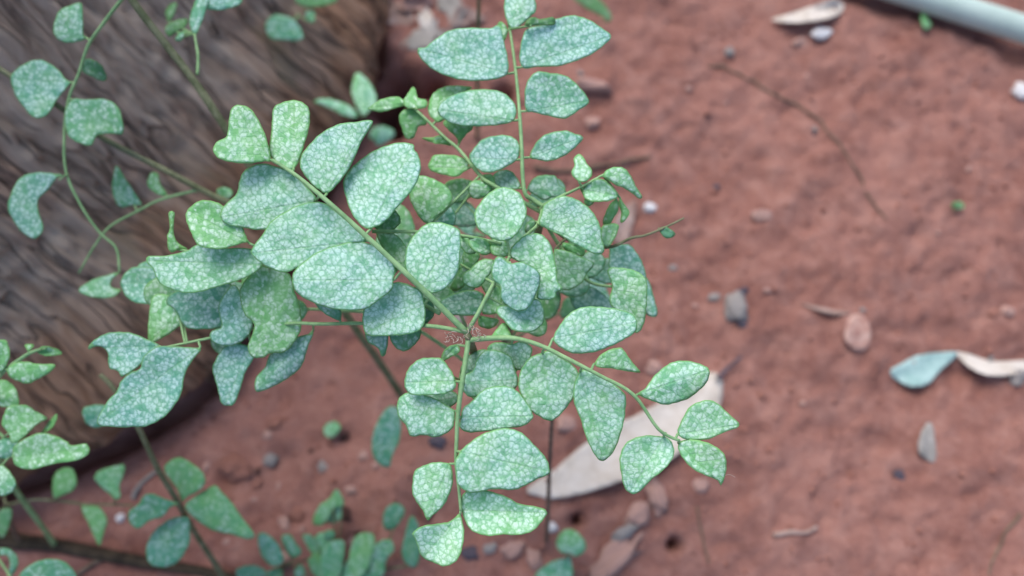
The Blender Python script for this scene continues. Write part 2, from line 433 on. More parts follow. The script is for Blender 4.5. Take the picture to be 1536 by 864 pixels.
# ================================================================== leaning tree trunk
def build_trunk():
    # outline on the soil, closed behind the frame
    front = [(b.x, b.y) for b in base_w]
    back = [(front[-1][0]-.16, front[-1][1]+.10), (front[-1][0]-.42, front[-1][1]+.02), (front[0][0]-.20, front[0][1]+.42), (front[0][0]-.14, front[0][1]+.15)]
    ring = front+back
    fine = catmull(ring, 10, True)
    # resample: dense along the front, where it is seen
    nf = (len(front)-1)*10
    pts = [np.array(p) for p in catmull(front, 44)] + [np.array(p) for p in fine[nf+1:]]
    n = len(pts); cen = np.mean(pts, 0)
    s = [0.0]
    for i in range(1, n): s.append(s[-1]+float(np.hypot(*(pts[i]-pts[i-1]))))
    zs = [-.05+.0045*i for i in range(100)]+[.40+.06*i for i in range(1, 15)]
    V, uv = [], []
    nrm = []
    for i in range(n):
        t = pts[(i+1) % n]-pts[i-1]; nn = np.array((t[1], -t[0])); nn /= np.hypot(*nn)+1e-9
        if nn@(pts[i]-cen) < 0: nn = -nn
        nrm.append(nn)
    for z in zs:
        zz = max(z, 0)
        for i in range(n):
            lean = np.array((-.46, .40))*zz*(1+.12*math.sin(s[i]*7))
            x, y = pts[i]+lean
            bulge = .030*math.exp(-((zz-.045)/.040)**2) - .016*math.exp(-(zz/.02)**2)
            q = Vector((s[i]*9, zz*6, 0))
            big = .012*noise.noise(q)+.010*noise.noise(Vector((s[i]*22, zz*3, 5)))
            wv = .010*noise.noise(Vector((s[i]*14, zz*14, 3)))
            ss_ = s[i]+wv
            r1 = noise.noise(Vector((ss_*70, zz*10, 1))); r2 = noise.noise(Vector((ss_*170, zz*16, 8)))
            fur = -.0036*max(0, 1-abs(r1)*5.0) + .0020*r1 - .0022*max(0, 1-abs(r2)*4) + .0012*r2
            crack = -.004*max(0, 1-abs(noise.noise(Vector((ss_*24, zz*55, 2))))*9)
            dsp = bulge+big+fur+crack
            V.append((x+nrm[i][0]*dsp, y+nrm[i][1]*dsp, z)); uv.append((s[i], z))
    faces = []
    m = len(zs)
    for j in range(m-1):
        for i in range(n):
            i2 = (i+1) % n
            faces.append((j*n+i, j*n+i2, (j+1)*n+i2, (j+1)*n+i))
    V.append((cen[0]-.46*zs[-1], cen[1]+.40*zs[-1], zs[-1]+.02)); uv.append((0, zs[-1]))
    for i in range(n): faces.append(((m-1)*n+i, (m-1)*n+(i+1) % n, len(V)-1))
    o = mesh_obj('tree_trunk', V, faces, WOOD)
    bm = bmesh.new(); bm.from_mesh(o.data); bmesh.ops.recalc_face_normals(bm, faces=bm.faces); bm.to_mesh(o.data); bm.free()
    ul = o.data.uv_layers.new(name='UVMap'); U = np.array(uv, np.float32)
    li = np.zeros(len(o.data.loops), np.int32); o.data.loops.foreach_get('vertex_index', li)
    ul.data.foreach_set('uv', U[li].ravel())
    tag(o, 'thick leaning tree trunk of weathered grey-brown furrowed wood rising from red soil', 'tree trunk')
    return o
TRUNK = build_trunk()
from mathutils.bvhtree import BVHTree
TB = BVHTree.FromPolygons([v.co for v in TRUNK.data.vertices], [tuple(p.vertices) for p in TRUNK.data.polygons])
def trunk_depth(px, py):
    r = ray(px, py); h = TB.ray_cast(Vector((0, 0, H)), r.normalized()); return h[3]/r.length if h[0] else gdepth(px, py)

# ================================================================== plants
def stalk(parent, pts, r0, r1, mat=STEM, name='leaf_stalk', extra=()):
    parts = [tube_geo(path3(pts), r0, r1, 8, len(pts), .12)]
    for e in extra: parts.append(tube_geo([P(*q) for q in catmull(e, 4)], .00055, .0005, 6))
    v, f = join_geo(parts)
    return mesh_obj(name, v, f, mat, parent, P(*pts[0]))
def nearest(poly, q):
    best = None
    for a, b in zip(poly[:-1], poly[1:]):
        a3, b3 = np.array(a, float), np.array(b, float); d = b3[:2]-a3[:2]
        t = max(0, min(1, ((np.array(q)-a3[:2])@d)/(d@d+1e-9))); c = a3+(b3-a3)*t
        e = np.hypot(*(c[:2]-np.array(q)))
        if best is None or e < best[0]: best = (e, c)
    return best
def compound(plant, rach, leaflets, r0=.0011, r1=.0006, mat=STEM):
    """a compound leaf: stalk mesh with every leaflet as a child. leaflet = (region, depth, options, outline)"""
    extra = []; data = []
    for reg, d, op, pts in leaflets:
        q = Z(reg, pts); b0 = q[0] if 'att' not in op else op['att']
        e, c = nearest(rach, q[0])
        if 'att' in op: c = np.array(op['att'], float)
        under = .0012
        mid = ((q[0][0]+c[0])/2, (q[0][1]+c[1])/2, (d+c[2])/2+(.001 if e > 12 else 0))
        qi = np.array(q).mean(0); inn = (q[0][0]*.85+qi[0]*.15, q[0][1]*.85+qi[1]*.15, d+under)
        extra.append([tuple(c), mid, (q[0][0], q[0][1], d+.0005), inn])
        data.append((q, d, op))
    st_ = stalk(plant, rach, r0, r1, mat, 'leaf_stalk', extra)
    for q, d, op in data: leaflet(st_, q, d, op)
    return st_
def leaflet(parent, q, d, op, name='leaflet', mat=LEAF):
    LS[0] += 1; k = LS[0]; rng = random.Random(k*13)
    dt = op.get('t', rng.uniform(-.004, .005)); cup = op.get('c', rng.uniform(-.0025, .003)); dr = op.get('d', rng.uniform(0, .003))
    col = op.get('col', (rng.uniform(.62, .82), rng.uniform(.2, .55), 1.0))
    c = np.array(q).mean(0); g = op.get('g', 1.06)
    q = [q[0]]+[tuple(c+(np.array(p)-c)*g) for p in q[1:]]
    return leaf_obj(name, q, depth_fn(d, d+dt, cup, dr, k), mat, parent, col, seed=k)
BL_ = (.70, .05, .92); GR = (.30, .95, .85); LM = (.62, .85, 1.0); TE = (.25, .15, .62); DK = (.35, .35, .55); MI = (.72, .5, 1)

shrub = empty('shrub', on_ground(750, 630)); tag(shrub, 'shrub with pale mottled mosaic leaves fanning out above the red soil', 'shrub')
g0 = on_ground(750, 630, -.004); _, _, gdd = proj(g0)
stalk(shrub, [(750, 630, gdd), (738, 600, .47), (722, 560, .37), (706, 515, .296), (700, 500, .289)], .0028, .0013, OLD, 'stem')
stalk(shrub, [(738, 600, .47), (756, 520, .40), (790, 410, .345), (812, 330, .322), (815, 310, .316)], .0022, .0013, OLD, 'stem')

compound(shrub, [(701, 500, .2885), (640, 440, .284), (590, 392, .282), (540, 346, .281), (490, 301, .281), (440, 260, .283), (408, 240, .285)], [
 ('r4', .287, {'col': (.55,.75,1),'c':.003}, [(305,345),(285,270),(250,180),(210,128),(170,115),(140,128),(128,170),(120,240),(80,265),(62,298),(80,328),(140,350),(220,352),(275,345)]),
 ('r4', .287, {'col': (.60,.75,1)}, [(405,385),(425,340),(455,250),(470,170),(462,125),(425,98),(370,100),(325,122),(315,160),(312,230),(302,290),(310,325),(345,360),(375,382)]),
 ('r4', .286, {'col': (.80,.25,1)}, [(548,490),(590,445),(640,380),(690,270),(735,186),(660,190),(590,200),(520,240),(470,290),(440,340),(445,385),(480,435),(515,465)]),
 ('r4', .286, {'col': (.82,.25,1)}, [(740,640),(800,600),(870,520),(925,450),(945,380),(935,330),(918,310),(912,285),(850,280),(780,300),(710,340),(660,385),(630,430),(635,490),(665,570),(705,620)]),
 ('r4', .290, {'col': (.78,.35,1),'t':.004}, [(500,520),(455,470),(395,410),(330,382),(260,370),(200,395),(175,440),(165,490),(110,545),(98,590),(130,620),(200,632),(275,640),(330,610),(400,570)]),
 ('r4', .2865, {'col': (.84,.35,1),'t':.002,'c':.001}, [(720,695),(670,650),(600,590),(540,545),(480,535),(400,560),(320,610),(285,660),(235,730),(240,755),(300,800),(370,822),(440,795),(540,735),(640,705)]),
 ('px', .2845, {'col': (.84,.20,1),'t':.001}, [(590,420),(588,400),(570,378),(545,366),(515,368),(480,380),(450,402),(443,420),(450,438),(475,453),(510,462),(545,461),(570,445),(585,432)]),
 ('px', .2905, {'col': (.86,.35,1),'t':.002}, [(637,455),(628,438),(608,428),(590,426),(572,433),(556,448),(547,468),(547,485),(552,500),(575,502),(605,500),(625,495),(635,480)]),
 ('px', .2865, {'col': (.84,.30,1)}, [(632,432),(648,437),(670,428),(685,405),(688,380),(688,350),(678,342),(655,336),(635,342),(617,362),(610,385),(612,405),(622,422)]),
 ('px', .300, {'col': (.45,.6,.8)}, [(612,410),(616,398),(612,376),(592,352),(566,346),(574,372),(588,398)]),
], .0013, .0007)

compound(shrub, [(660, 470, .296), (600, 440, .302), (540, 420, .305), (450, 402, .307), (398, 386, .307)], [
 ('A', .3035, {'col': (.62,.40,.95),'t':.004,'c':.002}, [(930,560),(870,490),(800,450),(600,450),(500,425),(450,430),(380,470),(250,500),(130,505),(115,545),(160,590),(180,650),(220,700),(300,735),(400,755),(500,740),(640,700),(780,655),(860,610)]),
 ('A', .2975, {'col': (.42,.85,1),'t':.001}, [(870,425),(820,390),(790,330),(770,280),(700,200),(640,145),(560,112),(480,115),(410,165),(390,230),(420,310),(455,390),(500,425),(600,440),(700,425),(800,395)]),
 ('A', .314, {'col': (.25,.95,1),'t':-.004,'c':0}, [(330,455),(262,460),(245,360),(265,300),(255,200),(280,185),(296,200),(290,260),(292,340),(320,400),(390,445)]),
], .0009, .0006)

compound(shrub, [(699, 498, .2885), (668, 492, .289), (631, 488, .293), (546, 485, .300), (481, 486, .307), (440, 485, .313), (385, 492, .324), (315, 507, .319), (235, 524, .321)], [
 ('px', .311, {'col': (.50,.80,.9),'t':.004}, [(405,402),(392,403),(372,420),(362,440),(368,470),(382,485),(378,505),(373,518),(380,532),(395,533),(405,527),(425,525),(440,510),(449,490),(448,465),(440,440),(432,415)]),
 ('px', .317, {'col': (.75,.15,.95),'t':.001}, [(366,450),(378,475),(376,492),(366,508),(345,517),(325,514),(316,503),(320,495),(333,490),(330,475),(330,455),(350,430)]),
 ('px', .322, {'col': (.45,.05,.62),'t':.002}, [(350,450),(345,478),(325,490),(300,492),(278,488),(265,465),(252,455),(262,440),(300,428),(340,425)]),
 ('px', .327, {'col': (.55,.75,1),'t':.002}, [(268,470),(255,448),(240,443),(228,450),(224,480),(223,505),(228,513),(245,505),(262,493),(272,485)]),
 ('px', .345, {'col': (.55,.05,.9),'t':.006}, [(262,425),(260,452),(225,455),(195,448),(183,425),(195,405),(215,402),(240,405)]),
 ('J', .320, {'col': (.66,.0,.85),'t':.004,'c':.002}, [(1150,140),(1080,110),(960,60),(860,45),(760,60),(690,100),(645,150),(655,165),(700,145),(740,150),(780,190),(790,290),(850,310),(870,350),(920,330),(1000,270),(1050,210),(1110,170)]),
 ('J', .3165, {'col': (.70,.0,.85),'t':.003,'c':.002}, [(1440,150),(1390,165),(1290,160),(1150,155),(1080,185),(1030,240),(1010,310),(940,340),(880,400),(850,470),(790,530),(720,680),(850,705),(960,705),(1050,700),(1150,655),(1230,580),(1290,480),(1320,340),(1370,250),(1420,190)]),
 ('C', .325, {'col': (.72,.05,.92),'t':.003}, [(370,430),(250,420),(170,450),(115,540),(95,585),(110,650),(140,760),(165,835),(235,838),(265,790),(300,680),(330,600),(380,520),(390,470)]),
 ('C', .319, {'col': (.62,.20,.80),'t':.004,'c':-.003}, [(815,315),(790,350),(700,370),(600,430),(510,490),(480,570),(420,640),(405,700),(420,745),(520,715),(620,660),(690,610),(740,540),(770,430),(800,370)]),
 ('C', .303, {'col': (.45,.10,.6),'t':.002}, [(1010,245),(940,215),(870,170),(810,90),(760,20),(900,100),(1000,160)]),
 ('px', .303, {'col': (.55,.2,.65)}, [(566,494),(580,495),(581,510),(578,530),(572,533),(567,522),(552,512),(550,497)]),
 ('px', .302, {'col': (.5,.3,.65)}, [(610,494),(630,495),(628,508),(618,520),(605,526),(592,518),(585,497)]),
 ('px', .300, {'col': (.3,.4,.5)}, [(640,485),(630,490),(632,450),(648,455),(651,472)]),
], .0009, .0006)

compound(shrub, [(703, 506, .2885), (697, 549, .286), (691, 588, .2855), (686, 630, .286), (685, 660, .287), (684, 690, .288), (688, 730, .289), (691, 766, .2895)], [
 ('M', .290, {'col': (.82,.40,1),'t':.001}, [(495,440),(450,360),(390,290),(310,280),(230,295),(170,350),(140,420),(145,490),(180,530),(260,535),(350,535),(430,520),(480,490)]),
 ('M', .2945, {'col': (.78,.40,1),'t':.001}, [(490,655),(430,620),(380,590),(330,565),(240,535),(160,530),(100,570),(85,620),(100,700),(150,760),(180,830),(260,820),(340,835),(420,810),(465,770),(480,700)]),
 ('M', .2945, {'col': (.84,.25,1),'t':.000}, [(555,450),(560,400),(620,370),(650,300),(690,240),(740,225),(820,235),(890,280),(910,350),(935,430),(915,490),(850,500),(760,520),(660,540),(600,545),(560,500)]),
 ('M', .2895, {'col': (.86,.30,1),'t':.001}, [(535,700),(560,640),(620,590),(690,520),(760,490),(880,490),(940,530),(1000,600),(1040,690),(1020,725),(960,760),(820,780),(700,795),(600,800),(540,770)]),
 ('N', .2845, {'col': (.82,.40,1),'t':.001}, [(530,180),(600,130),(700,65),(800,32),(900,30),(980,70),(1060,150),(1130,230),(1150,290),(1145,340),(1060,375),(980,420),(900,445),(760,440),(680,460),(600,460),(530,410),(515,330),(510,250)]),
 ('N', .290, {'col': (.80,.50,1)}, [(450,270),(465,330),(465,420),(430,520),(380,590),(330,630),(300,665),(280,640),(260,590),(215,530),(192,470),(195,380),(215,320),(280,285),(370,265)]),
 ('N', .2915, {'col': (.70,.55,1),'c':.0045,'t':.0}, [(540,600),(550,540),(570,490),(620,465),(740,475),(850,510),(950,560),(1060,580),(1135,610),(1100,680),(1040,740),(960,768),(840,768),(740,775),(650,755),(590,700)]),
 ('s5', .2895, {'col': (.80,.50,1),'c':.005}, [(360,560),(372,640),(365,720),(335,785),(285,808),(240,795),(175,760),(150,690),(135,655),(180,625),(250,612),(300,605),(335,580)]),
 ('M', .292, {'col': (.62,.8,1)}, [(510,180),(520,230),(470,260),(405,295),(400,250),(440,200)]),
], .0011, .0006)

compound(shrub, [(703, 510, .2885), (738, 507, .286), (767, 507, .285), (788, 511, .2845), (815, 520, .284), (851, 538, .2835), (899, 563, .2835), (950, 592, .284), (988, 644, .285), (1019, 661, .286)], [
 ('H', .2875, {'col': (.86,.25,1),'t':.001}, [(335,710),(380,640),(430,570),(500,510),(600,488),(720,495),(850,520),(910,560),(925,620),(900,670),(830,715),(740,760),(640,795),(520,810),(440,790),(380,750)]),
 ('M', .292, {'col': (.72,.50,1)}, [(1120,235),(1180,235),(1250,280),(1330,330),(1370,390),(1365,470),(1330,560),(1270,640),(1190,710),(1110,685),(1030,630),(990,560),(960,470),(970,390),(1010,310),(1060,270)]),
 ('s3', .289, {'col': (.76,.45,1),'c':.003,'t':.004}, [(835,280),(870,285),(930,310),(990,350),(1025,390),(1025,450),(1010,530),(980,610),(935,655),(900,630),(870,570),(840,480),(815,410),(815,350)]),
 ('s4', .289, {'col': (.60,.75,1)}, [(320,248),(360,205),(430,180),(460,210),(490,250),(515,283),(450,275),(390,265),(350,262)]),
 ('s4', .286, {'col': (.66,.50,1)}, [(510,378),(550,350),(590,295),(640,255),(690,238),(760,248),(805,270),(808,310),(780,350),(730,390),(670,412),(620,418),(570,400)]),
 ('s4', .2865, {'col': (.74,.50,1)}, [(682,550),(700,500),(740,435),(790,412),(840,415),(890,460),(940,510),(880,540),(800,570),(720,568)]),
 ('s4', .288, {'col': (.62,.65,1),'c':.003}, [(685,590),(740,578),(800,590),(860,620),(885,660),(885,710),(865,768),(850,745),(800,725),(740,690),(700,640)]),
 ('s4', .289, {'col': (.76,.40,1)}, [(620,562),(650,590),(658,640),(630,690),(570,740),(520,790),(485,802),(455,770),(440,700),(440,640),(470,590),(530,565)]),
 ('M', .2885, {'col': (.35,.85,.9)}, [(800,122),(760,115),(790,70),(850,20),(880,80),(890,118)]),
 ('M', .2995, {'col': (.80,.40,1),'t':.002}, [(900,170),(960,160),(1020,180),(1040,220),(1020,290),(980,340),(930,355),(890,300),(820,245),(740,235),(745,185),(800,165)]),
], .0011, .0006)

compound(shrub, [(702, 496, .2885), (718, 468, .288), (741, 425, .289), (758, 398, .290), (765, 384, .290)], [
 ('E', .2845, {'col': (.86,.10,.95),'t':.001}, [(985,165),(920,130),(880,150),(860,220),(870,290),(920,330),(920,400),(960,460),(1030,500),(1090,495),(1140,440),(1170,370),(1195,290),(1180,230),(1130,190),(1060,165)]),
 ('E', .2925, {'col': (.80,.25,.95),'t':.001}, [(940,470),(1000,480),(1100,490),(1130,440),(1190,440),(1225,530),(1210,600),(1150,650),(1060,655),(1000,635),(940,570),(900,530),(900,485)]),
 ('E', .2905, {'col': (.72,.55,1),'t':.001}, [(985,120),(1010,60),(1060,5),(1120,-30),(1200,-30),(1260,20),(1290,100),(1310,200),(1320,290),(1355,345),(1310,370),(1310,400),(1250,420),(1180,405),(1190,300),(1170,220),(1080,170)]),
 ('E', .2955, {'col': (.70,.60,1)}, [(870,150),(800,140),(740,170),(700,210),(655,240),(648,290),(680,330),(740,340),(790,310),(830,250),(860,210)]),
 ('D', .2865, {'col': (.78,.55,1)}, [(965,675),(1000,650),(1050,590),(1090,500),(1085,420),(1040,340),(960,305),(880,315),(810,370),(750,450),(740,520),(770,590),(840,640),(910,670)]),
 ('D', .2965, {'col': (.55,.75,1)}, [(970,780),(940,790),(860,770),(845,720),(850,680),(900,665),(960,690),(978,745)]),
 ('D', .302, {'col': (.55,.6,.9)}, [(850,760),(800,775),(720,740),(690,690),(700,655),(760,655),(830,690)]),
 ('E', .305, {'col': (.50,.9,.95)}, [(870,330),(910,350),(920,450),(890,520),(800,530),(790,480),(830,420)]),
 ('E', .311, {'col': (.62,.15,.75)}, [(790,420),(780,470),(740,535),(600,535),(520,520),(490,480),(490,440),(560,400),(700,365),(785,395)]),
 ('E', .308, {'col': (.42,.9,.95)}, [(770,550),(840,560),(900,580),(850,635),(770,620),(755,585)]),
 ('E', .318, {'col': (.3,.7,.7)}, [(640,180),(640,120),(690,60),(760,120),(720,200),(650,330),(580,360),(560,330)]),
], .0009, .0007)

compound(shrub, [(558, 347, .297), (629, 348, .299), (689, 353, .300), (733, 361, .300), (752, 366, .299)], [
 ('D', .305, {'col': (.45,.7,.85)}, [(640,645),(720,660),(760,700),(740,760),(680,770),(630,720),(620,670)]),
 ('px', .302, {'col': (.3,.7,.6)}, [(590,346),(580,350),(560,338),(566,322),(580,312),(594,318),(600,332)]),
], .0008, .0006)

# second crown: upright stalk, right stalk, left stalk
compound(shrub, [(815, 310, .316), (800, 300, .315), (786, 284, .314), (782, 210, .318), (776, 130, .326), (768, 65, .334), (762, 28, .338)], [
 ('s1', .328, {'col': (.78,.0,.95)}, [(465,318),(455,250),(440,180),(420,115),(380,128),(290,125),(210,140),(150,180),(120,205),(88,210),(100,250),(150,295),(230,330),(320,342),(400,335)]),
 ('s1', .328, {'col': (.80,.0,1)}, [(525,290),(530,200),(555,130),(620,110),(680,85),(740,72),(800,85),(850,115),(900,155),(870,195),(800,240),(700,275),(600,282)]),
 ('s1', .322, {'col': (.1,.95,.5),'c':.001}, [(560,112),(540,105),(570,75),(610,82),(660,75),(665,105),(610,108)]),
 ('s1', .322, {'col': (.70,.15,.9)}, [(492,520),(490,460),(450,410),(380,390),(300,395),(230,415),(180,450),(175,490),(230,530),(320,542),(420,535)]),
 ('s1', .321, {'col': (.62,.15,.88),'c':.003}, [(545,480),(545,400),(565,340),(600,315),(650,320),(720,335),(770,380),(808,435),(770,470),(710,505),(640,495),(580,480)]),
 ('s1', .318, {'col': (.78,.05,.95)}, [(505,690),(512,640),(490,600),(440,588),(370,600),(325,640),(305,680),(330,720),(380,742),(440,725)]),
 ('s1', .317, {'col': (.66,.20,.95)}, [(560,680),(590,620),(640,580),(710,568),(750,580),(785,595),(760,630),(700,675),(640,692),(590,685)]),
 ('s1', .335, {'col': (.72,.15,1)}, [(470,105),(455,60),(455,0),(470,-40),(560,-30),(585,40),(560,70),(530,100),(490,125)]),
 ('s1', .336, {'col': (.3,.6,.8)}, [(465,130),(450,175),(430,150),(420,110),(440,95)]),
 ('D', .325, {'col': (.72,.1,.85)}, [(1050,300),(980,305),(900,300),(870,210),(940,170),(1000,190),(1050,260)]),
 ('D', .328, {'col': (.66,.25,.85)}, [(1110,310),(1160,230),(1230,210),(1310,215),(1330,270),(1380,310),(1360,370),(1290,360),(1230,385),(1170,345)]),
], .0011, .0006)
compound(shrub, [(812, 316, .317), (816, 307, .315), (868, 282, .309), (905, 262, .308)], [
 ('G', .307, {'col': (.60,.6,1)}, [(520,250),(485,215),(470,180),(490,140),(485,90),(515,60),(550,75),(580,130),(610,170),(605,215),(570,245)]),
 ('G', .307, {'col': (.60,.6,1),'d':.006}, [(690,210),(740,165),(800,150),(860,170),(900,230),(930,290),(970,355),(950,370),(900,330),(840,295),(790,275),(740,240)]),
 ('G', .310, {'col': (.62,.6,1)}, [(550,310),(580,270),(640,240),(700,245),(750,290),(795,345),(770,375),(700,390),(620,390),(570,370),(555,340)]),
 ('G', .317, {'col': (.1,1,.7)}, [(790,375),(750,410),(715,470),(695,550),(740,560),(770,510),(800,460),(805,410)]),
 ('G', .319, {'col': (.4,.7,.9)}, [(815,370),(850,420),(880,470),(860,520),(820,545),(825,470),(808,420)]),
 ('G', .320, {'col': (.1,1,.7)}, [(570,370),(560,400),(590,430),(630,400),(620,385)]),
], .0008, .0005)
compound(shrub, [(814, 312, .3165), (811, 325, .315), (806, 338, .311), (790, 352, .308), (768, 372, .306)], [
 ('G', .300, {'col': (.80,.40,1),'t':-.001,'c':.002}, [(235,560),(260,490),(280,430),(340,385),(420,365),(500,390),(580,440),(640,520),(665,580),(675,650),(690,740),(640,765),(560,730),(480,690),(400,640),(320,600)]),
 ('D', .318, {'col': (.5,.5,.75)}, [(1170,540),(1130,530),(1095,570),(1100,620),(1150,600)]),
], .0009, .0006)
compound(shrub, [(812, 322, .318), (850, 358, .319), (910, 371, .320), (947, 357, .320), (968, 353, .321), (1000, 340, .322), (1026, 327, .323)], [
 ('H', .317, {'col': (.66,.6,.95)}, [(345,70),(420,80),(520,120),(620,170),(580,230),(540,300),(480,340),(420,355),(360,310),(360,230),(345,150)]),
 ('G', .318, {'col': (.5,.75,.85)}, [(720,725),(690,700),(680,620),(700,570),(790,560),(800,600),(750,700)]),
 ('G', .322, {'col': (.1,.1,.5)}, [(1095,590),(1130,578),(1170,590),(1215,630),(1160,658),(1115,630)]),
 ('G', .318, {'col': (.1,.95,1.2)}, [(400,690),(520,715),(560,740),(550,790),(480,775),(420,740)]),
], .0009, .0004, OLD)
compound(shrub, [(812, 318, .318), (775, 298, .320), (737, 276, .322), (720, 263, .324), (689, 225, .328), (668, 207, .331), (640, 180, .335), (622, 163, .338)], [
 ('I', .336, {'col': (.2,.95,.95)}, [(790,350),(720,340),(700,290),(725,250),(760,200),(785,215),(800,270),(860,290),(850,340)]),
 ('I', .340, {'col': (.35,.8,1)}, [(715,320),(690,330),(620,350),(540,372),(450,350),(470,330),(540,285),(640,265),(700,295)]),
 ('I', .340, {'col': (.15,.95,.85)}, [(770,350),(690,370),(670,420),(690,500),(720,560),(770,555),(800,480),(860,460),(820,380)]),
 ('I', .336, {'col': (.35,.95,.95)}, [(930,440),(890,390),(880,330),(905,260),(960,210),(1060,190),(1180,205),(1090,260),(1050,350),(980,430)]),
 ('I', .334, {'col': (.15,.9,.8)}, [(1095,610),(1080,560),(1020,500),(985,450),(1050,430),(1190,480),(1150,530),(1110,580)]),
 ('I', .333, {'col': (.2,1,.95)}, [(1030,612),(970,605),(900,592),(830,562),(900,558),(960,548),(1010,570)]),
 ('I', .329, {'col': (.30,.9,1)}, [(1165,780),(1140,720),(1060,690),(940,685),(900,720),(885,780),(960,815),(1070,835),(1130,800)]),
 ('D', .324, {'col': (.2,.95,1)}, [(860,285),(810,255),(780,210),(850,200),(872,240)]),
 ('D', .324, {'col': (.45,.75,.9)}, [(860,310),(800,360),(720,370),(685,310),(700,260),(760,245),(830,270)]),
 ('D', .313, {'col': (.45,.75,.9)}, [(420,555),(360,530),(310,460),(275,390),(270,330),(300,240),(350,215),(430,240),(520,290),(560,370),(530,430),(450,500)]),
 ('D', .328, {'col': (.5,.1,.75)}, [(590,480),(580,560),(500,580),(380,570),(420,520),(440,490),(540,430)]),
], .0010, .0006)
compound(shrub, [(756, 520, .40), (800, 490, .405), (855, 462, .41), (880, 450, .42)], [
 ('H', .425, {'col': (.4,.05,.6)}, [(600,480),(540,420),(560,330),(640,250),(700,250),(720,360),(780,490),(700,510)]),
 ('H', .40, {'col': (.1,.5,.42)}, [(480,540),(400,560),(395,480),(430,420),(500,400),(560,420),(540,520)]),
], .0011, .0007, OLD)
compound(shrub, [(756, 520, .40), (735, 440, .415), (722, 380, .42), (710, 345, .42)], [
 ('D', .42, {'col': (.3,.05,.58)}, [(720,600),(820,640),(700,640),(620,590),(570,520),(570,430),(650,400),(720,440),(750,560)]),
], .0010, .0007, OLD)
compound(shrub, [(812, 324, .318), (840, 370, .325), (880, 420, .327), (925, 430, .328), (948, 425, .335)], [
 ('H', .312, {'col': (.64,.65,.98)}, [(760,330),(735,250),(740,215),(780,210),(870,215),(960,250),(1000,300),(1005,380),(1000,480),(990,560),(960,640),(920,650),(900,560),(800,510),(750,440)]),
 ('H', .340, {'col': (.60,.0,.8)}, [(985,330),(980,260),(1030,310),(1060,420),(1085,510),(1070,545),(1040,545),(1000,520),(995,400)]),
 ('H', .334, {'col': (.70,.0,.82)}, [(900,235),(800,215),(745,200),(745,100),(750,60),(800,40),(880,40),(930,90),(970,160),(995,240),(980,290)]),
], .0009, .0006)
# lower leaves that fill the crown behind the top ones
def oval(cx, cy, l, ang, wr=.62):
    a = RAD(ang); ca, sa = math.cos(a), math.sin(a); out = []
    for k in range(12):
        t = math.pi*2*k/12; u = -math.cos(t)*l*.5; v = math.sin(t)*l*.5*wr*(1-.18*math.cos(t))
        out.append((cx+u*ca-v*sa, cy+u*sa+v*ca))
    return out
def fill(rach, spots):
    compound(shrub, rach, [('px', d, {'col': c, 'g': 1.0}, oval(x, y, l, an)) for x, y, d, l, an, c in spots], .0009, .0006)
A_, B_, C_, D_ = (.55, .35, .8), (.42, .6, .72), (.62, .12, .78), (.25, .6, .6)
fill([(722, 560, .37), (690, 470, .345), (650, 425, .335), (600, 400, .332), (560, 385, .332)], [
 (655, 445, .322, 70, 200, B_), (690, 425, .326, 66, 160, A_), (600, 372, .325, 80, 215, A_), (672, 395, .330, 60, 250, D_), (560, 395, .33, 80, 190, B_), (700, 385, .325, 56, 260, B_), (600, 335, .34, 66, 240, D_)])
fill([(756, 520, .40), (770, 440, .355), (745, 370, .345), (715, 325, .345), (690, 300, .345)], [
 (690, 320, .345, 66, 200, C_), (745, 300, .338, 60, 260, A_), (745, 430, .315, 64, 240, B_), (780, 350, .335, 60, 300, C_), (820, 290, .338, 60, 330, A_), (690, 285, .345, 56, 170, B_)])
fill([(756, 520, .40), (800, 465, .355), (840, 420, .345), (870, 390, .345), (890, 370, .345)], [
 (820, 445, .34, 70, 100, D_), (850, 420, .338, 72, 20, A_), (880, 400, .338, 60, 330, C_), (905, 405, .345, 60, 10, C_), (885, 455, .35, 76, 40, C_), (800, 480, .33, 54, 60, B_), (870, 345, .34, 56, 300, B_)])
fill([(722, 560, .37), (700, 545, .33), (690, 570, .315), (690, 610, .312)], [
 (650, 560, .306, 56, 190, B_), (660, 600, .305, 56, 170, A_), (735, 590, .306, 66, 10, B_), (715, 545, .305, 54, 330, A_), (755, 545, .31, 56, 350, B_)])
fill([(722, 560, .37), (600, 480, .345), (500, 465, .342), (420, 465, .342), (330, 470, .343), (250, 465, .345)], [
 (420, 470, .335, 84, 170, A_), (355, 450, .332, 84, 200, C_), (300, 465, .336, 84, 190, A_), (255, 440, .338, 80, 180, B_), (345, 500, .335, 70, 130, C_), (395, 440, .33, 80, 230, B_), (235, 415, .352, 66, 200, C_), (290, 420, .33, 90, 200, A_)])
# wispy hairs and old scales at the growing point
rng = random.Random(4); parts = []
for cx, cy, n in ((672, 505, 9), (706, 492, 12), (722, 503, 8), (690, 508, 6)):
    for i in range(n):
        a = rng.uniform(0, 6.28); l = rng.uniform(5, 13); x, y = cx+rng.uniform(-5, 5), cy+rng.uniform(-4, 4)
        q = [(x, y, .2875), (x+l*.5*math.cos(a), y+l*.5*math.sin(a), .285), (x+l*math.cos(a+.7), y+l*math.sin(a+.7), .2845)]
        parts.append(tube_geo(path3(q), .00014, .00008, 4))
v, f = join_geo(parts); mesh_obj('bud_hairs', v, f, HAIR, shrub, P(700, 500, .2875))
v, f = tube_geo(path3([(1083, 716, .288), (1088, 713, .288), (1095, 712, .2885), (1103, 716, .289)]), .00012, .00007, 4)
mesh_obj('hair', v, f, HAIR, shrub, P(1083, 716, .288))

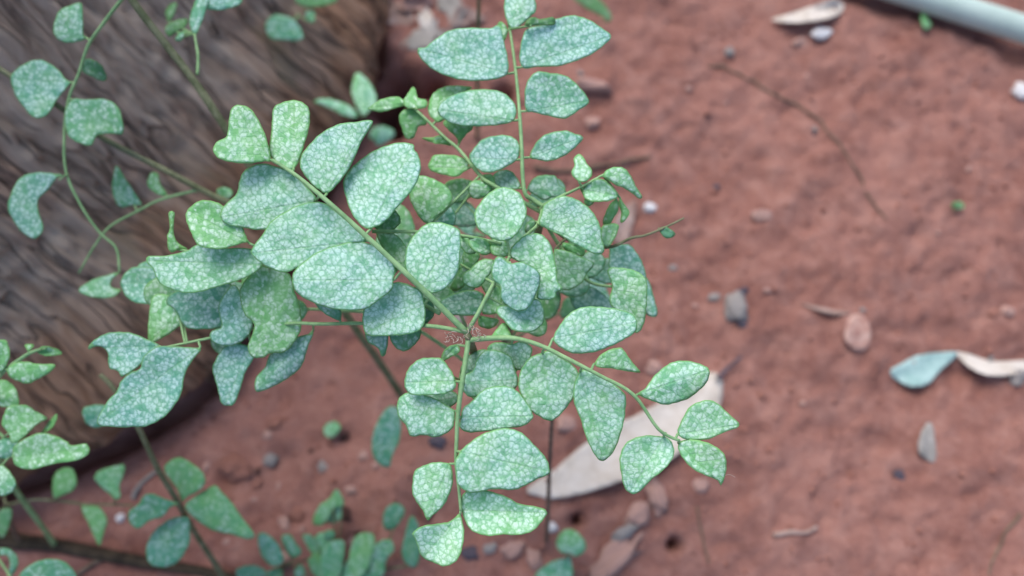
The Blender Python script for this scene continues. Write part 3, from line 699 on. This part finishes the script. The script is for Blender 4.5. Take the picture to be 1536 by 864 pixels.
# ---- leggy sapling whose stems cross in front of the trunk
leggy = empty('sapling', on_ground(640, 650)); tag(leggy, 'leggy sapling with long green stems crossing the trunk and few dull leaves', 'sapling')
g0 = on_ground(640, 650, -.004); gdd = proj(g0)[2]
stalk(leggy, [(640, 650, gdd), (605, 597, .52), (560, 530, .47), (530, 488, .445), (430, 335, .40), (337, 190, .375), (290, 120, .368), (250, 68, .362), (198, 0, .352), (160, -60, .345)], .0026, .0018, OLD, 'stem')
stalk(leggy, [(437, 345, .403), (323, 295, .398), (243, 253, .388), (156, 208, .385), (83, 156, .382), (0, 104, .378), (-60, 66, .375)], .0018, .0014, OLD, 'stem')
compound(leggy, [(195, -10, .352), (182, 0, .355), (153, 38, .362), (132, 69, .367), (118, 111, .370), (104, 146, .372), (97, 194, .374), (99, 257, .376), (122, 309, .380), (149, 348, .384), (174, 372, .386), (179, 403, .386)], [
 ('r1', .368, {'col': (.48,.35,.8)}, [(375,165),(340,175),(290,180),(245,160),(235,110),(260,50),(310,25),(350,20),(355,80),(358,150)]),
 ('r1', .371, {'col': (.55,.10,.85)}, [(305,355),(280,345),(240,300),(180,265),(110,280),(55,330),(65,390),(100,450),(150,500),(200,490),(240,430),(275,385)]),
 ('r1', .371, {'col': (.40,.40,.75)}, [(310,430),(380,435),(460,435),(510,480),(525,570),(480,575),(420,580),(395,620),(350,615),(300,580),(285,500)]),
 ('r1', .374, {'col': (.15,.4,.5)}, [(350,280),(365,260),(400,260),(440,290),(460,340),(430,345),(390,325),(362,310)]),
 ('r2', .374, {'col': (.55,.05,.85),'c':.002}, [(275,70),(240,82),(205,130),(165,170),(165,220),(185,290),(150,330),(105,310),(65,260),(40,200),(60,130),(100,75),(170,60),(240,66)]),
 ('r2', .386, {'col': (.50,.45,.85),'c':.003}, [(515,485),(480,520),(480,550),(520,560),(480,590),(400,590),(345,560),(400,520),(460,500)]),
], .0009, .0006)
compound(leggy, [(300, 286, .396), (288, 287, .396), (240, 300, .397), (208, 316, .396), (165, 340, .393), (140, 372, .395), (118, 410, .40)], [
 ('r2', .398, {'col': (.35,.2,.7)}, [(580,195),(520,200),(490,150),(490,80),(505,30),(540,80),(580,140),(610,190)]),
 ('r2', .397, {'col': (.2,.9,.9)}, [(720,150),(680,145),(640,110),(650,60),(680,60),(690,100)]),
 ('r2', .402, {'col': (.4,.6,.85)}, [(960,175),(940,150),(940,125),(980,120),(1005,140),(990,165)]),
], .0009, .0005)
compound(leggy, [(296, 112, .369), (297, 85, .372), (292, 52, .376)], [
 ('r1', .376, {'col': (.40,.05,.8)}, [(845,150),(820,100),(830,40),(860,-20),(900,-30),(890,40)]),
 ('r1', .380, {'col': (.45,.10,.9)}, [(880,30),(960,40),(1040,10),(1000,-40),(900,-40)]),
 ('Q', .40, {'col': (.05,1,.45)}, [(310,230),(260,260),(230,200),(280,160),(380,135),(380,180)]),
 ('Q', .39, {'col': (.3,.2,.75)}, [(370,260),(330,300),(300,280),(340,230),(390,220)]),
 ('Q', .43, {'col': (.05,1,.5)}, [(250,150),(230,90),(260,40),(310,20),(300,80),(280,130)]),
], .0008, .0006)
compound(leggy, [(608, 602, .50), (606, 612, .49)], [
 ('r6', .488, {'col': (.3,.0,.62),'t':.003}, [(1060,-10),(1060,120),(1020,220),(1000,280),(940,250),(915,180),(925,100),(960,20),(1010,-30)]),
], .0008, .0006)
td = trunk_depth(450, 18)
shoot = empty('shoot', P(450, 18, td)); tag(shoot, 'small pale shoot sprouting from the grey side of the trunk', 'shoot')
compound(shoot, [(450, 18, td+.006), (446, 24, td-.008), (440, 34, td-.018)], [
 ('Q', td-.022, {'col': (.30,.15,.75)}, [(1140,130),(1200,210),(1210,280),(1100,285),(1000,275),(960,220),(970,150),(1030,110)]),
 ('Q', td-.012, {'col': (.1,1,.6)}, [(1280,50),(1180,20),(1200,-40),(1440,-30),(1440,20)]),
 ('Q', td-.012, {'col': (.2,.2,.6)}, [(1250,150),(1240,90),(1300,80),(1300,160)]),
], .0008, .0006)

# ---- low sprig at the foot of the trunk with its woody runner
sprig = empty('sprig', on_ground(60, 815)); tag(sprig, 'bright green sprig with white-flecked leaves growing from a dark woody runner', 'sprig')
def gpath(pts, lift): return [(x, y, (on_ground(x, y, lift).z-H)/ray(x, y).z) for x, y in pts]
rp = gpath([(-60, 800), (30, 812), (83, 818), (177, 836), (240, 847), (330, 862), (400, 880)], .004)
stalk(sprig, rp, .0060, .0030, STICK, 'runner')
stalk(sprig, [rp[2], (60, 785, .49), (23, 734, .455), (0, 690, .41), (-14, 640, .375), (-10, 585, .352), (0, 563, .346), (22, 545, .343), (44, 530, .341), (62, 524, .340)], .0018, .0007, STEM, 'stem')
stalk(sprig, [rp[1], (14, 780, .49), (6, 745, .475)], .0016, .0012, TWIG, 'stem')
compound(sprig, [(0, 563, .346), (22, 545, .343), (44, 530, .341), (70, 522, .341)], [
 ('J', .343, {'col': (.25,1,.95)}, [(0,325),(-60,250),(-60,130),(0,100),(45,110),(65,200),(40,280)]),
 ('J', .341, {'col': (.35,.85,1)}, [(50,310),(110,265),(180,255),(280,270),(385,275),(360,320),(280,370),(200,405),(120,385),(70,350)]),
 ('J', .341, {'col': (.2,.9,.95),'c':.002}, [(260,178),(320,145),(400,160),(445,190),(400,205),(320,205)]),
 ('J', .340, {'col': (.2,.95,.95)}, [(205,185),(180,140),(190,125),(250,130),(220,160)]),
], .0008, .0005)
compound(sprig, [(-14, 640, .375), (5, 655, .366), (15, 668, .364), (22, 676, .363)], [
 ('J', .358, {'col': (.40,.85,1)}, [(-40,560),(-50,480),(0,390),(60,400),(110,450),(130,560),(60,575)]),
 ('J', .352, {'col': (.42,.95,1)}, [(60,770),(20,700),(40,620),(80,575),(180,570),(250,610),(330,660),(280,690),(230,730),(160,800),(90,830)]),
 ('J', .360, {'col': (.2,.9,.95),'c':.002}, [(300,765),(340,700),(390,640),(410,630),(400,680),(360,740)]),
 ('r3', .354, {'col': (.45,.95,1)}, [(45,440),(60,400),(120,365),(170,360),(230,385),(250,400),(300,395),(308,425),(270,450),(200,460),(120,480),(65,470)]),
 ('r3', .362, {'col': (.5,.05,.85)}, [(-10,440),(-20,410),(0,380),(50,375),(65,410),(30,445)]),
 ('r3', .360, {'col': (.55,.5,1)}, [(-20,500),(0,470),(30,490),(55,530),(40,565),(0,575),(-30,540)]),
], .0009, .0006)
compound(sprig, [(6, 745, .475), (12, 756, .470), (46, 750, .466), (85, 751, .466), (125, 756, .467), (172, 757, .469), (200, 758, .471)], [
 ('K', .462, {'col': (.05,.95,.75)}, [(390,305),(380,220),(400,130),(450,95),(520,100),(545,180),(530,240),(460,275)]),
 ('K', .464, {'col': (.10,.5,.72)}, [(830,315),(790,270),(720,210),(685,160),(720,110),(800,85),(890,70),(880,150),(855,220),(865,290)]),
 ('K', .466, {'col': (.05,.85,.72)}, [(585,350),(620,365),(700,370),(750,420),(765,480),(740,560),(715,640),(680,580),(640,490),(600,410)]),
 ('K', .455, {'col': (.05,.7,.5)}, [(0,390),(70,380),(80,440),(40,560),(0,580),(-40,480)]),
], .0009, .0006, OLD)
compound(sprig, [rp[0], (-30, 815, .45), (-5, 835, .42), (20, 872, .40)], [
 ('K', .415, {'col': (.3,.2,.7)}, [(-10,700),(0,670),(60,670),(120,720),(125,780),(90,850),(50,870),(70,770),(45,715),(0,722)]),
 ('K', .400, {'col': (.30,.1,.68)}, [(140,880),(220,790),(330,750),(430,755),(510,810),(540,870),(540,930),(300,960)]),
], .0009, .0006)

# ---- slender sapling with dull round leaves
slim = empty('sapling', on_ground(350, 900)); tag(slim, 'slender sapling with dull round green leaves beside the dark runner', 'sapling')
gg = proj(on_ground(350, 900, -.004))[2]
stalk(slim, [(350, 900, gg), (330, 857, .495), (290, 795, .46), (262, 745, .435), (235, 700, .415), (207, 640, .395), (170, 582, .388), (150, 562, .386)], .0020, .0012, OLD, 'stem')
for d, c, pts in [
 (.437, (.03,.55,.62), [(1310,330),(1270,220),(1200,130),(1200,70),(1270,20),(1350,40),(1440,110),(1470,180),(1420,250),(1340,290)]),
 (.432, (.15,.15,.62), [(1290,345),(1170,310),(1110,280),(1040,290),(1000,350),(935,400),(945,480),(1000,515),(1080,460),(1170,430),(1220,370)]),
 (.442, (.25,.0,.62), [(1350,440),(1360,540),(1350,640),(1290,740),(1200,790),(1090,770),(1060,690),(1080,600),(1140,520),(1230,460)]),
 (.438, (.05,.5,.62), [(1330,370),(1400,310),(1540,225),(1590,260),(1670,350),(1740,450),(1820,560),(1780,590),(1670,560),(1540,530),(1440,470)])]:
    leaflet(slim, Z('K', pts), d, {'col': c}, 'leaf')
leaflet(slim, [(165, 622), (150, 640), (130, 635), (125, 615), (140, 608), (160, 610)], .390, {'col': (.4, .0, .75), 't': .003}, 'leaf')

# ---- seedlings close to the soil
def seedling(label, base, leaves, h=.02, mat=OLD, group=None):
    gp = on_ground(*base); s = empty('seedling', gp); tag(s, label, 'seedling', group)
    e = proj(gp-Vector((0, 0, .003))); parts = []
    for reg, lift, col, pts in leaves:
        q = Z(reg, pts); d = gd(*q[0])-lift
        mid = ((base[0]+q[0][0])/2, (base[1]+q[0][1])/2, (e[2]+d)/2-.004)
        parts.append(tube_geo(path3([(base[0], base[1], e[2]), mid, (q[0][0], q[0][1], d)]), .0010, .0006, 6))
    v, f = join_geo(parts); mesh_obj('stem', v, f, mat, s, gp)
    for reg, lift, col, pts in leaves:
        q = Z(reg, pts); leaflet(s, q, gd(*q[0])-lift, {'col': col, 't': random.uniform(-.003, .004)}, 'leaf')
seedling('clump seedling with three slim teal leaves beside the slender sapling', (425, 850), [
 ('L', .030, (.25,.0,.62), [(560,790),(500,780),(440,700),(420,580),(480,565),(560,640),(600,740)]),
 ('L', .030, (.10,.2,.55), [(700,725),(650,720),(610,660),(590,580),(650,570),(690,630),(730,680)]),
 ('L', .026, (.10,.3,.5), [(860,720),(800,690),(760,630),(740,570),(800,575),(850,650)]),
 ('L', .022, (.15,.0,.5), [(470,870),(300,890),(260,830),(300,800),(400,790),(470,830)]),
 ('L', .020, (.15,.4,.5), [(500,880),(490,830),(580,810),(590,880)])])
seedling('green seedling with a pale folded upper leaf and broad lower leaves', (505, 845), [
 ('L', .036, (.15,.55,.65), [(960,380),(900,480),(830,490),(820,440),(870,350),(930,310),(970,250),(1000,260),(1030,360)]),
 ('L', .030, (.10,.15,.6), [(960,600),(920,603),(890,565),(930,530),(972,555)]),
 ('L', .028, (.10,.25,.6), [(1000,870),(900,880),(870,780),(890,680),(950,620),(1030,620),(1030,740)]),
 ('L', .022, (.10,.6,.55), [(900,880),(830,860),(780,760),(850,700),(890,780)]),
 ('L', .020, (.15,.0,.5), [(750,860),(690,880),(680,830),(710,780),(750,800)]),
 ('px', .024, (.12,.4,.7), [(500,835),(478,842),(466,822),(480,800),(500,806)]), ('px', .026, (.15,.2,.7), [(520,842),(510,868),(535,880),(550,856),(540,832)]), ('px', .03, (.15,.5,.75), [(512,775),(498,785),(484,770),(492,750),(508,748)])])
seedling('broad-leaved green seedling with long drooping oval leaves', (570, 855), [
 ('L', .032, (.12,.55,.62), [(1200,830),(1120,880),(1080,800),(1080,700),(1120,590),(1180,560),(1250,580),(1240,700)]),
 ('L', .026, (.20,.25,.62), [(1310,870),(1150,880),(1200,760),(1250,660),(1290,620),(1370,610),(1390,680),(1340,750)]),
 ('L', .030, (.10,.1,.55), [(1390,530),(1330,520),(1320,450),(1350,370),(1420,345),(1470,390),(1440,470)]),
 ('L', .034, (.05,.1,.48), [(1500,790),(1455,700),(1470,600),(1500,480),(1530,440),(1570,500),(1590,620),(1560,780)])])
seedling('tiny pale seedling standing alone on soil below the mottled shrub', (496, 650), [
 ('r6', .008, (.2,.4,.75), [(700,130),(660,110),(670,60),(720,45),(745,80)])])
seedling('folded pale green seedling next to a thin dark stem', (846, 850), [
 ('O', .028, (.30,.5,.8), [(740,700),(690,700),(650,640),(670,570),(730,530),(790,550),(850,620),(840,690),(780,720)]),
 ('O', .020, (.30,.15,.75), [(740,700),(760,860),(680,910),(500,870),(600,770),(700,740)])])
seedling('pale seedling with two narrow leaves at the right foot of the trunk', (562, 200), [
 ('I', .085, (.42,.45,1.1), [(400,400),(340,280),(330,190),(360,100),(420,130),(470,200),(500,290),(450,360)]),
 ('I', .085, (.42,.35,1.1), [(370,410),(270,400),(180,350),(60,300),(150,280),(260,310),(330,350)]),
 ('I', .050, (.40,.35,1.0), [(480,570),(450,560),(480,490),(560,480),(630,520),(600,570),(520,615)])])
seedling('grass-green blade curving over soil behind the mottled shrub', (870, 35), [
 ('s1', .03, (.0,1,.42), [(900,95),(870,70),(800,30),(740,-20),(820,-25),(880,20),(912,70)])])
seedling('small green shoot sprouting against the pipe', (1385, 40), [
 ('t1', .008, (.1,.95,.9), [(1110,125),(1095,90),(1100,50),(1125,80),(1140,110)])])
seedling('tiny green shoot beside a dark pit on the open soil', (1432, 318), [
 ('t2', .006, (.1,.95,.7), [(1240,40),(1225,20),(1260,5),(1280,30)])])
# thin upright stems
def thin(name, label, cat, pts, r0, r1, mat):
    v, f = tube_geo(path3(pts), r0, r1, 8, 3, .25)
    return tag(mesh_obj(name, v, f, mat, None, P(*pts[0])), label, cat)
thin('dead_stem', 'thin dark dead stem standing in front of the pale dry leaf', 'stem', [(819, 812, gdepth(819, 812)+.004), (821, 790, .50), (823, 736, .46), (825, 684, .425), (828, 628, .40)], .0017, .0011, TWIG)
thin('plant_stem', 'pale thin stem rising behind the upright mottled leaf stalk', 'stem', [(716, 210, gdepth(716, 210)+.004), (716, 150, .56), (717, 60, .50), (719, -40, .45)], .0018, .0011, OLD)

# ================================================================== things on the soil
def gleaf(name, label, cat, reg, pts, mat, lift=.003, curl=.004, end=0.0, group=None, thick=.0007):
    q = Z(reg, pts); LS[0] += 1; k = LS[0]
    def d(px, py, u, v):
        r = gd(px, py) - (gmean + lift*.5 + curl*abs(v)**1.6 + end*u*u)/ct + .0008*noise.noise(Vector((px/30, py/30, k)))
        return min(r, gdepth(px, py)-.0005)
    zs = [on_ground(*p).z for p in q]; gmean = min(zs)*.3+sum(zs)/len(zs)*.7
    o = leaf_obj(name, q, d, mat, None, (.5, .5, 1), thick=thick, step=7, scallop=.5, seed=k)
    return tag(o, label, cat, group)
big = gleaf('dry_leaf', 'large pale beige dry leaf lying on soil under the mottled shrub', 'dry leaf', 'px',
 [(1078, 562), (1085, 580), (1075, 620), (1040, 660), (990, 700), (930, 722), (880, 738), (830, 748), (812, 745), (788, 735), (830, 705), (860, 680), (900, 650), (960, 620), (1020, 585), (1060, 560)], DRY, .004, .010)
v, f = tube_geo(path3([(1076, 568, gdepth(1076, 568)-.006), (1092, 552, gdepth(1092, 552)-.007), (1112, 535, gdepth(1112, 535)-.006)]), .0016, .0011, 8)
mesh_obj('leaf_stalk', v, f, STONE_D, big, P(1076, 568, gdepth(1076, 568)))
gleaf('dry_leaf', 'curled whitish dry leaf near the end of the pipe', 'dry leaf', 't1',
 [(450, 82), (520, 60), (650, 20), (720, 0), (765, 25), (740, 60), (660, 85), (560, 95), (470, 92)], DRY, .006, .012)
gleaf('fallen_leaf', 'fallen blue-green leaf touching a pale curled dry leaf', 'fallen leaf', 't2',
 [(1250, 665), (1230, 652), (1110, 662), (1040, 685), (960, 738), (1000, 780), (1060, 800), (1120, 790), (1180, 730)], FRESH, .004, .006)
gleaf('dry_leaf', 'pale crescent-shaped dry leaf beside the fallen blue-green leaf', 'dry leaf', 't2',
 [(1240, 655), (1300, 662), (1400, 692), (1536, 690), (1610, 700), (1560, 735), (1440, 755), (1360, 745), (1300, 715)], DRY, .006, .010)
gleaf('dry_leaf', 'oval pinkish dry leaf half buried in open soil', 'dry leaf', 't2',
 [(800, 495), (770, 540), (770, 600), (810, 645), (860, 640), (880, 580), (865, 520), (835, 490)], STONE_P, .002, .003)
gleaf('dry_leaf', 'small upright grey folded dry leaf on open red soil', 'dry leaf', 't3',
 [(1120, 200), (1145, 215), (1155, 290), (1160, 350), (1140, 370), (1085, 322), (1095, 250)], GREYL, .003, .006)
gleaf('dry_leaf', 'thin brown sliver of dry leaf next to the pinkish oval leaf', 'dry leaf', 't2',
 [(575, 445), (620, 450), (700, 468), (770, 478), (790, 492), (720, 490), (640, 470)], DRYB, .003, .004)
gleaf('dry_leaf', 'curled pinkish dry leaf by the twig end right of the shrub', 'dry leaf', 'px',
 [(930, 372), (918, 350), (926, 325), (942, 305), (955, 302), (952, 325), (945, 350), (940, 368)], DRYB, .006, .006)
# litter behind the trunk foot
rng = random.Random(11)
LIT = [(588, 18, 78, 25, DRYB, 'broad brown dry leaf'), (628, 48, 70, -38, GREYL, 'curled grey dry leaf'), (668, 14, 74, 62, GREYL, 'flat grey dry leaf'),
       (700, 34, 58, -12, DRYB, 'pinkish brown dry leaf'), (568, 52, 56, -62, DRYB, 'creased brown dry leaf'),
       (625, 8, 60, -5, STONE_P, 'pale pink dry leaf'), (676, 58, 54, 30, STONE_G, 'dark grey shrivelled dry leaf'), (640, 28, 44, 85, DRY, 'whitish dry leaf')]
for x, y, l, a, mt, nm in LIT:
    a = RAD(a); ca, sa = math.cos(a), math.sin(a); pts = []
    N_ = 14; bend = rng.uniform(-.2, .2)
    for k in range(N_):
        t = k/(N_/2); side = 1 if t <= 1 else -1; t = t if t <= 1 else 2-t
        wd = .24*math.sin(math.pi*t)**.9*(1+.25*rng.uniform(-1, 1))
        u = (t-.5)*l; v = (side*wd + bend*math.sin(math.pi*t))*l
        pts.append((x+u*ca-v*sa, y+u*sa+v*ca))
    gleaf('dry_leaf', nm+' in the litter heap behind the trunk foot', 'dry leaf', 'px', pts, mt, .004+.004*rng.random(), rng.choice([.009, .012, .006]), group='dry leaves in the litter heap')

# water pipe
def build_pipe():
    a, b_ = on_ground(1240, -32), on_ground(1900, 181)
    dirv = (b_-a); dirv.z = 0; dirv.normalize(); R, r = .0112, .009
    a = Vector((a.x, a.y, .0155))-dirv*.5; n = 90; Ln = 1.4
    up = Vector((0, 0, 1)); sd_ = dirv.cross(up)
    V, Fc = [], []; K = 24
    for i in range(n+1):
        c = a+dirv*(Ln*i/n)+sd_*(.004*math.sin(i/n*3))
        for k in range(K):
            t = 2*math.pi*k/K; V.append(c+(sd_*math.cos(t)+up*math.sin(t))*R)
    for i in range(n+1):
        c = a+dirv*(Ln*i/n)+sd_*(.004*math.sin(i/n*3))
        for k in range(K):
            t = 2*math.pi*k/K; V.append(c+(sd_*math.cos(t)+up*math.sin(t))*r)
    o2 = (n+1)*K
    for i in range(n):
        for k in range(K):
            k2 = (k+1) % K
            Fc.append((i*K+k, (i+1)*K+k, (i+1)*K+k2, i*K+k2)); Fc.append((o2+i*K+k, o2+i*K+k2, o2+(i+1)*K+k2, o2+(i+1)*K+k))
    for k in range(K):
        k2 = (k+1) % K
        Fc.append((k, k2, o2+k2, o2+k)); e = n*K; Fc.append((e+k, o2+e+k, o2+e+k2, e+k2))
    tag(mesh_obj('water_pipe', V, Fc, PIPE, None, a), 'pale blue-green plastic pipe lying across the red soil', 'pipe')
build_pipe()

# pebbles
def pebble_mesh(seed, flat=.7, rough=0):
    bm = bmesh.new(); bmesh.ops.create_icosphere(bm, subdivisions=3 if rough else 2, radius=1)
    for v in bm.verts:
        c = v.co.copy(); v.co = c*(1+.5*noise.noise(c*1.2+Vector((seed*5, 0, 0)))+.16*noise.noise(c*3.1+Vector((0, seed*3, 0)))+rough*noise.noise(c*6+Vector((0, 0, seed))))
        v.co.z *= flat
    me = bpy.data.meshes.new('pebble'); bm.to_mesh(me); bm.free()
    me.polygons.foreach_set('use_smooth', [True]*len(me.polygons)); return me
def pebble(px, py, w_, h_, ang, mat, label, seed, group=None, name='pebble', flat=.7, cat=None, rough=0):
    p = on_ground(px, py); me = pebble_mesh(seed, flat, rough); me.materials.append(mat)
    o = bpy.data.objects.new(name, me); COL.objects.link(o)
    s = gd(px, py)/F; o.scale = (w_*s*.5, h_*s*.5, (w_+h_)*s*.22); o.rotation_euler = (0, 0, RAD(ang))
    o.location = p+Vector((0, 0, o.scale[2]*(.25 if not rough else .12 if rough < .2 else -.02))); tag(o, label, cat or name.replace('_', ' '), group); return o
PB = [(1103, 462, 34, 48, 20, STONE_G, 'largest grey-purple stone on the open soil'), (1072, 446, 18, 14, 0, STONE_G, 'small grey pebble touching the largest grey-purple stone'),
      (1113, 438, 20, 12, 30, STONE_D, 'dark pebble behind the largest grey-purple stone'), (1113, 486, 16, 14, 0, STONE_D, 'dark pebble in front of the largest grey-purple stone'),
      (1142, 324, 30, 20, -5, STONE_P, 'pale pink pebble lying clear of others on open soil'), (1230, 50, 30, 20, 10, STONE_W, 'white pebble beside the curled whitish dry leaf'),
      (1198, 65, 26, 16, 20, STONE_P, 'pinkish pebble below the curled whitish dry leaf'), (1094, 78, 14, 14, 0, STONE_G, 'round grey pebble near the thin root'),
      (1530, 137, 26, 26, 30, STONE_W, 'bright white stone near the pipe'), (1510, 467, 20, 18, 0, STONE_P, 'pale beige pebble beside an orange-tinted one'),
      (1490, 472, 18, 14, 0, STONE_R, 'reddish pebble beside the pale beige one'), (1526, 566, 22, 26, 0, STONE_G, 'grey stone at the tip of the crescent dry leaf'),
      (982, 552, 26, 22, 0, STONE_P, 'pink pebble above the large beige dry leaf'), (848, 636, 30, 26, 20, STONE_P, 'pink pebble below the large beige dry leaf stalkless end'),
      (1052, 728, 26, 22, 0, STONE_P, 'faint pink pebble beyond the shrub leaf tips'), (656, 662, 26, 20, 0, STONE_D, 'dark blue-black stone under the hanging leaf stalk'),
      (975, 312, 20, 14, 0, STONE_W, 'bluish white chip near the shrub twig'), (485, 700, 16, 16, 0, STONE_G, 'round grey pebble between shrub and seedlings'),
      (181, 777, 13, 14, 0, STONE_W, 'small white pebble above the dark runner'), (1010, 402, 14, 10, 0, STONE_G, 'small flat grey pebble by the shrub leaf tip'),
      (885, 130, 60, 18, -8, STONE_P, 'long pale pinkish chip behind the upright leaf stalk'), (890, 185, 26, 18, 0, STONE_P, 'pinkish pebble next to the upright leaf stalk'),
      (705, 830, 26, 22, 0, STONE_D, 'dark stone among clods below the shrub'), (735, 822, 20, 16, 30, STONE_G, 'grey stone among clods below the shrub'),
      (828, 790, 16, 16, 0, STONE_W, 'pale stone at the foot of the thin dark stem'), (1220, 203, 9, 8, 0, STONE_D, 'black grain beside the thin root'),
      (1348, 712, 16, 18, 30, STONE_D, 'black lump on open soil near the grey folded leaf'), (1075, 281, 10, 9, 0, STONE_D, 'black grain on open soil beyond the twig'),
      (775, 420, 12, 9, 0, STONE_G, 'grey grain beneath the shrub'), (690, 480, 20, 16, 0, STONE_G, 'pale stone directly under the shrub growing point')]
for i, (x, y, a, b_, an, mt, lb) in enumerate(PB): pebble(x, y, a, b_, an, mt, lb, i+1, rough=.14)
CL = [(770, 822, 34, 26, 10, STONE_P, 'pale rounded clod below the folded lower leaf'), (802, 838, 26, 34, 0, STONE_P, 'pale clod by the foot of the thin dark stem'),
      (958, 772, 46, 30, 50, STONE_P, 'large pale lumpy clod below the beige dry leaf'), (984, 742, 24, 62, 12, STONE_P, 'narrow upright pale clod touching the large lumpy clod'),
      (938, 797, 44, 16, 30, STONE_G, 'flat grey clod under the large pale lumpy clod'), (926, 834, 96, 40, 38, STONE_P, 'long raised pale pink clod beside the folded seedling'),
      (350, 700, 50, 34, -20, STONE_R, 'broad red clod near the slender sapling'), (405, 690, 26, 22, 0, STONE_G, 'greyish clod between sapling and shrub'),
      (445, 770, 30, 22, 0, STONE_R, 'red clod behind the teal-leaved seedling'), (600, 250, 40, 30, 30, STONE_R, 'red clod hidden in the pit by the trunk'), (525, 735, 18, 14, 0, STONE_P, 'small pinkish clod above the pale folded seedling'),
      (640, 760, 22, 30, 0, STONE_R, 'red clod under the lowest shrub leaves'), (860, 860, 40, 24, 0, STONE_R, 'red clod at the foot of the folded seedling')]
for i, (x, y, a, b_, an, mt, lb) in enumerate(CL): pebble(x, y, a, b_, an, mt, lb, i+40, None, 'soil_clod', .6, None, .42)
rng = random.Random(21)
for i in range(30):
    x, y = rng.uniform(300, 1530), rng.uniform(60, 850)
    if x < 560 and y < 640: x += 700
    s_ = rng.uniform(6, 13)
    pebble(x, y, s_, s_*rng.uniform(.6, 1), rng.uniform(0, 180), *rng.choice([(STONE_R, 'tiny reddish soil crumb loose on the bare ground'), (STONE_R, 'tiny reddish soil crumb loose on the bare ground'), (STONE_G, 'tiny grey pebble loose on the bare ground'), (STONE_P, 'tiny pale pink pebble loose on the bare ground')]), 60+i % 8, 'tiny pebbles scattered on the soil')

for i in range(26):
    x, y = rng.uniform(250, 600), rng.uniform(610, 850)
    if x < 330 and y < 680: x += 120
    s_ = rng.uniform(8, 24)
    pebble(x, y, s_, s_*rng.uniform(.5, .9), rng.uniform(0, 180), *rng.choice([(HUMUS, 'dark humus crumb on the soil between trunk and seedlings'), (STONE_R, 'red soil lump on the ground between trunk and seedlings'), (STONE_P, 'pale soil lump on the ground between trunk and seedlings')]), 90+i % 7, 'crumbs and lumps between trunk and seedlings', 'soil_clod', .6, None, .35)

# root and twigs
def ground_stick(name, label, cat, pts, r0, r1, mat, lift=0.0):
    w3 = [on_ground(x, y) for x, y in [tuple(q) for q in catmull(pts, 6)]]
    zz = np.array([p.z for p in w3]); k = np.convolve(np.pad(zz, 3, 'edge'), np.ones(7)/7, 'valid')
    w3 = [Vector((p.x, p.y, float(z)+r0*1.1+lift)) for p, z in zip(w3, k)]
    v, f = tube_geo(w3, r0, r1, 8, 2, .3)
    return tag(mesh_obj(name, v, f, mat, None, w3[0]), label, cat)
ground_stick('root', 'thin dark root curving across the open red soil', 'root', [(1062, 100), (1090, 104), (1130, 125), (1165, 145), (1200, 162), (1230, 185), (1260, 220), (1285, 260), (1305, 300), (1330, 330)], .0011, .0007, TWIG)
ground_stick('twig', 'short grey twig lying alone on the lower soil', 'twig', [(1158, 803), (1185, 798), (1206, 799), (1224, 790)], .0018, .0011, DRYB)
ground_stick('twig', 'hair-thin brown twig near the dark pit', 'twig', [(1045, 760), (1052, 800), (1063, 846)], .0009, .0006, TWIG)
ground_stick('twig', 'crooked brown twig at the far edge of the open soil', 'twig', [(1530, 770), (1500, 810), (1482, 862)], .0011, .0008, TWIG)
ground_stick('twig', 'thin stick added in place of a faint soil groove behind the curved shrub leaf', 'twig', [(800, 252), (850, 258), (930, 245), (975, 236)], .0018, .0010, TWIG)  # no real twig: added tube standing in for a faint groove in the soil
ground_stick('twig', 'pale forked twig beside the slender sapling', 'twig', [(202, 748), (212, 726), (238, 706)], .0018, .0012, GREYL)
ground_stick('twig', 'tan twig under the dark runner', 'twig', [(118, 862), (140, 846), (160, 838)], .0020, .0015, TWIG)

# soil crumbs too many to count
rng = random.Random(33); parts = []
OCT = [(1,0,0),(-1,0,0),(0,1,0),(0,-1,0),(0,0,1),(0,0,-1)]; OF = [(0,2,4),(2,1,4),(1,3,4),(3,0,4),(2,0,5),(1,2,5),(3,1,5),(0,3,5)]
for i in range(9000):
    x, y = rng.uniform(-.45, .52), rng.uniform(-.10, .52)
    c = noise.noise(Vector((x, y, 0))*14)
    if c < rng.uniform(-.4, .25): continue
    r = .0005+.0026*rng.random()**3.5; z = gh(x, y)
    a = rng.random()*6; ca, sa = math.cos(a), math.sin(a); vs = []
    for p in OCT:
        k = r*rng.uniform(.7, 1.25); q = (p[0]*ca-p[1]*sa, p[0]*sa+p[1]*ca, p[2]*.7)
        vs.append(Vector((x+q[0]*k, y+q[1]*k, z+q[2]*k)))
    parts.append((vs, OF))
V, Fc = [], []
for vs, fs in parts:
    o_ = len(V); V += vs; Fc += [tuple(i+o_ for i in q) for q in fs]
tag(mesh_obj('soil_crumbs', V, Fc, STONE_R), 'fine crumbs of red soil scattered over the ground', 'soil', kind='stuff')
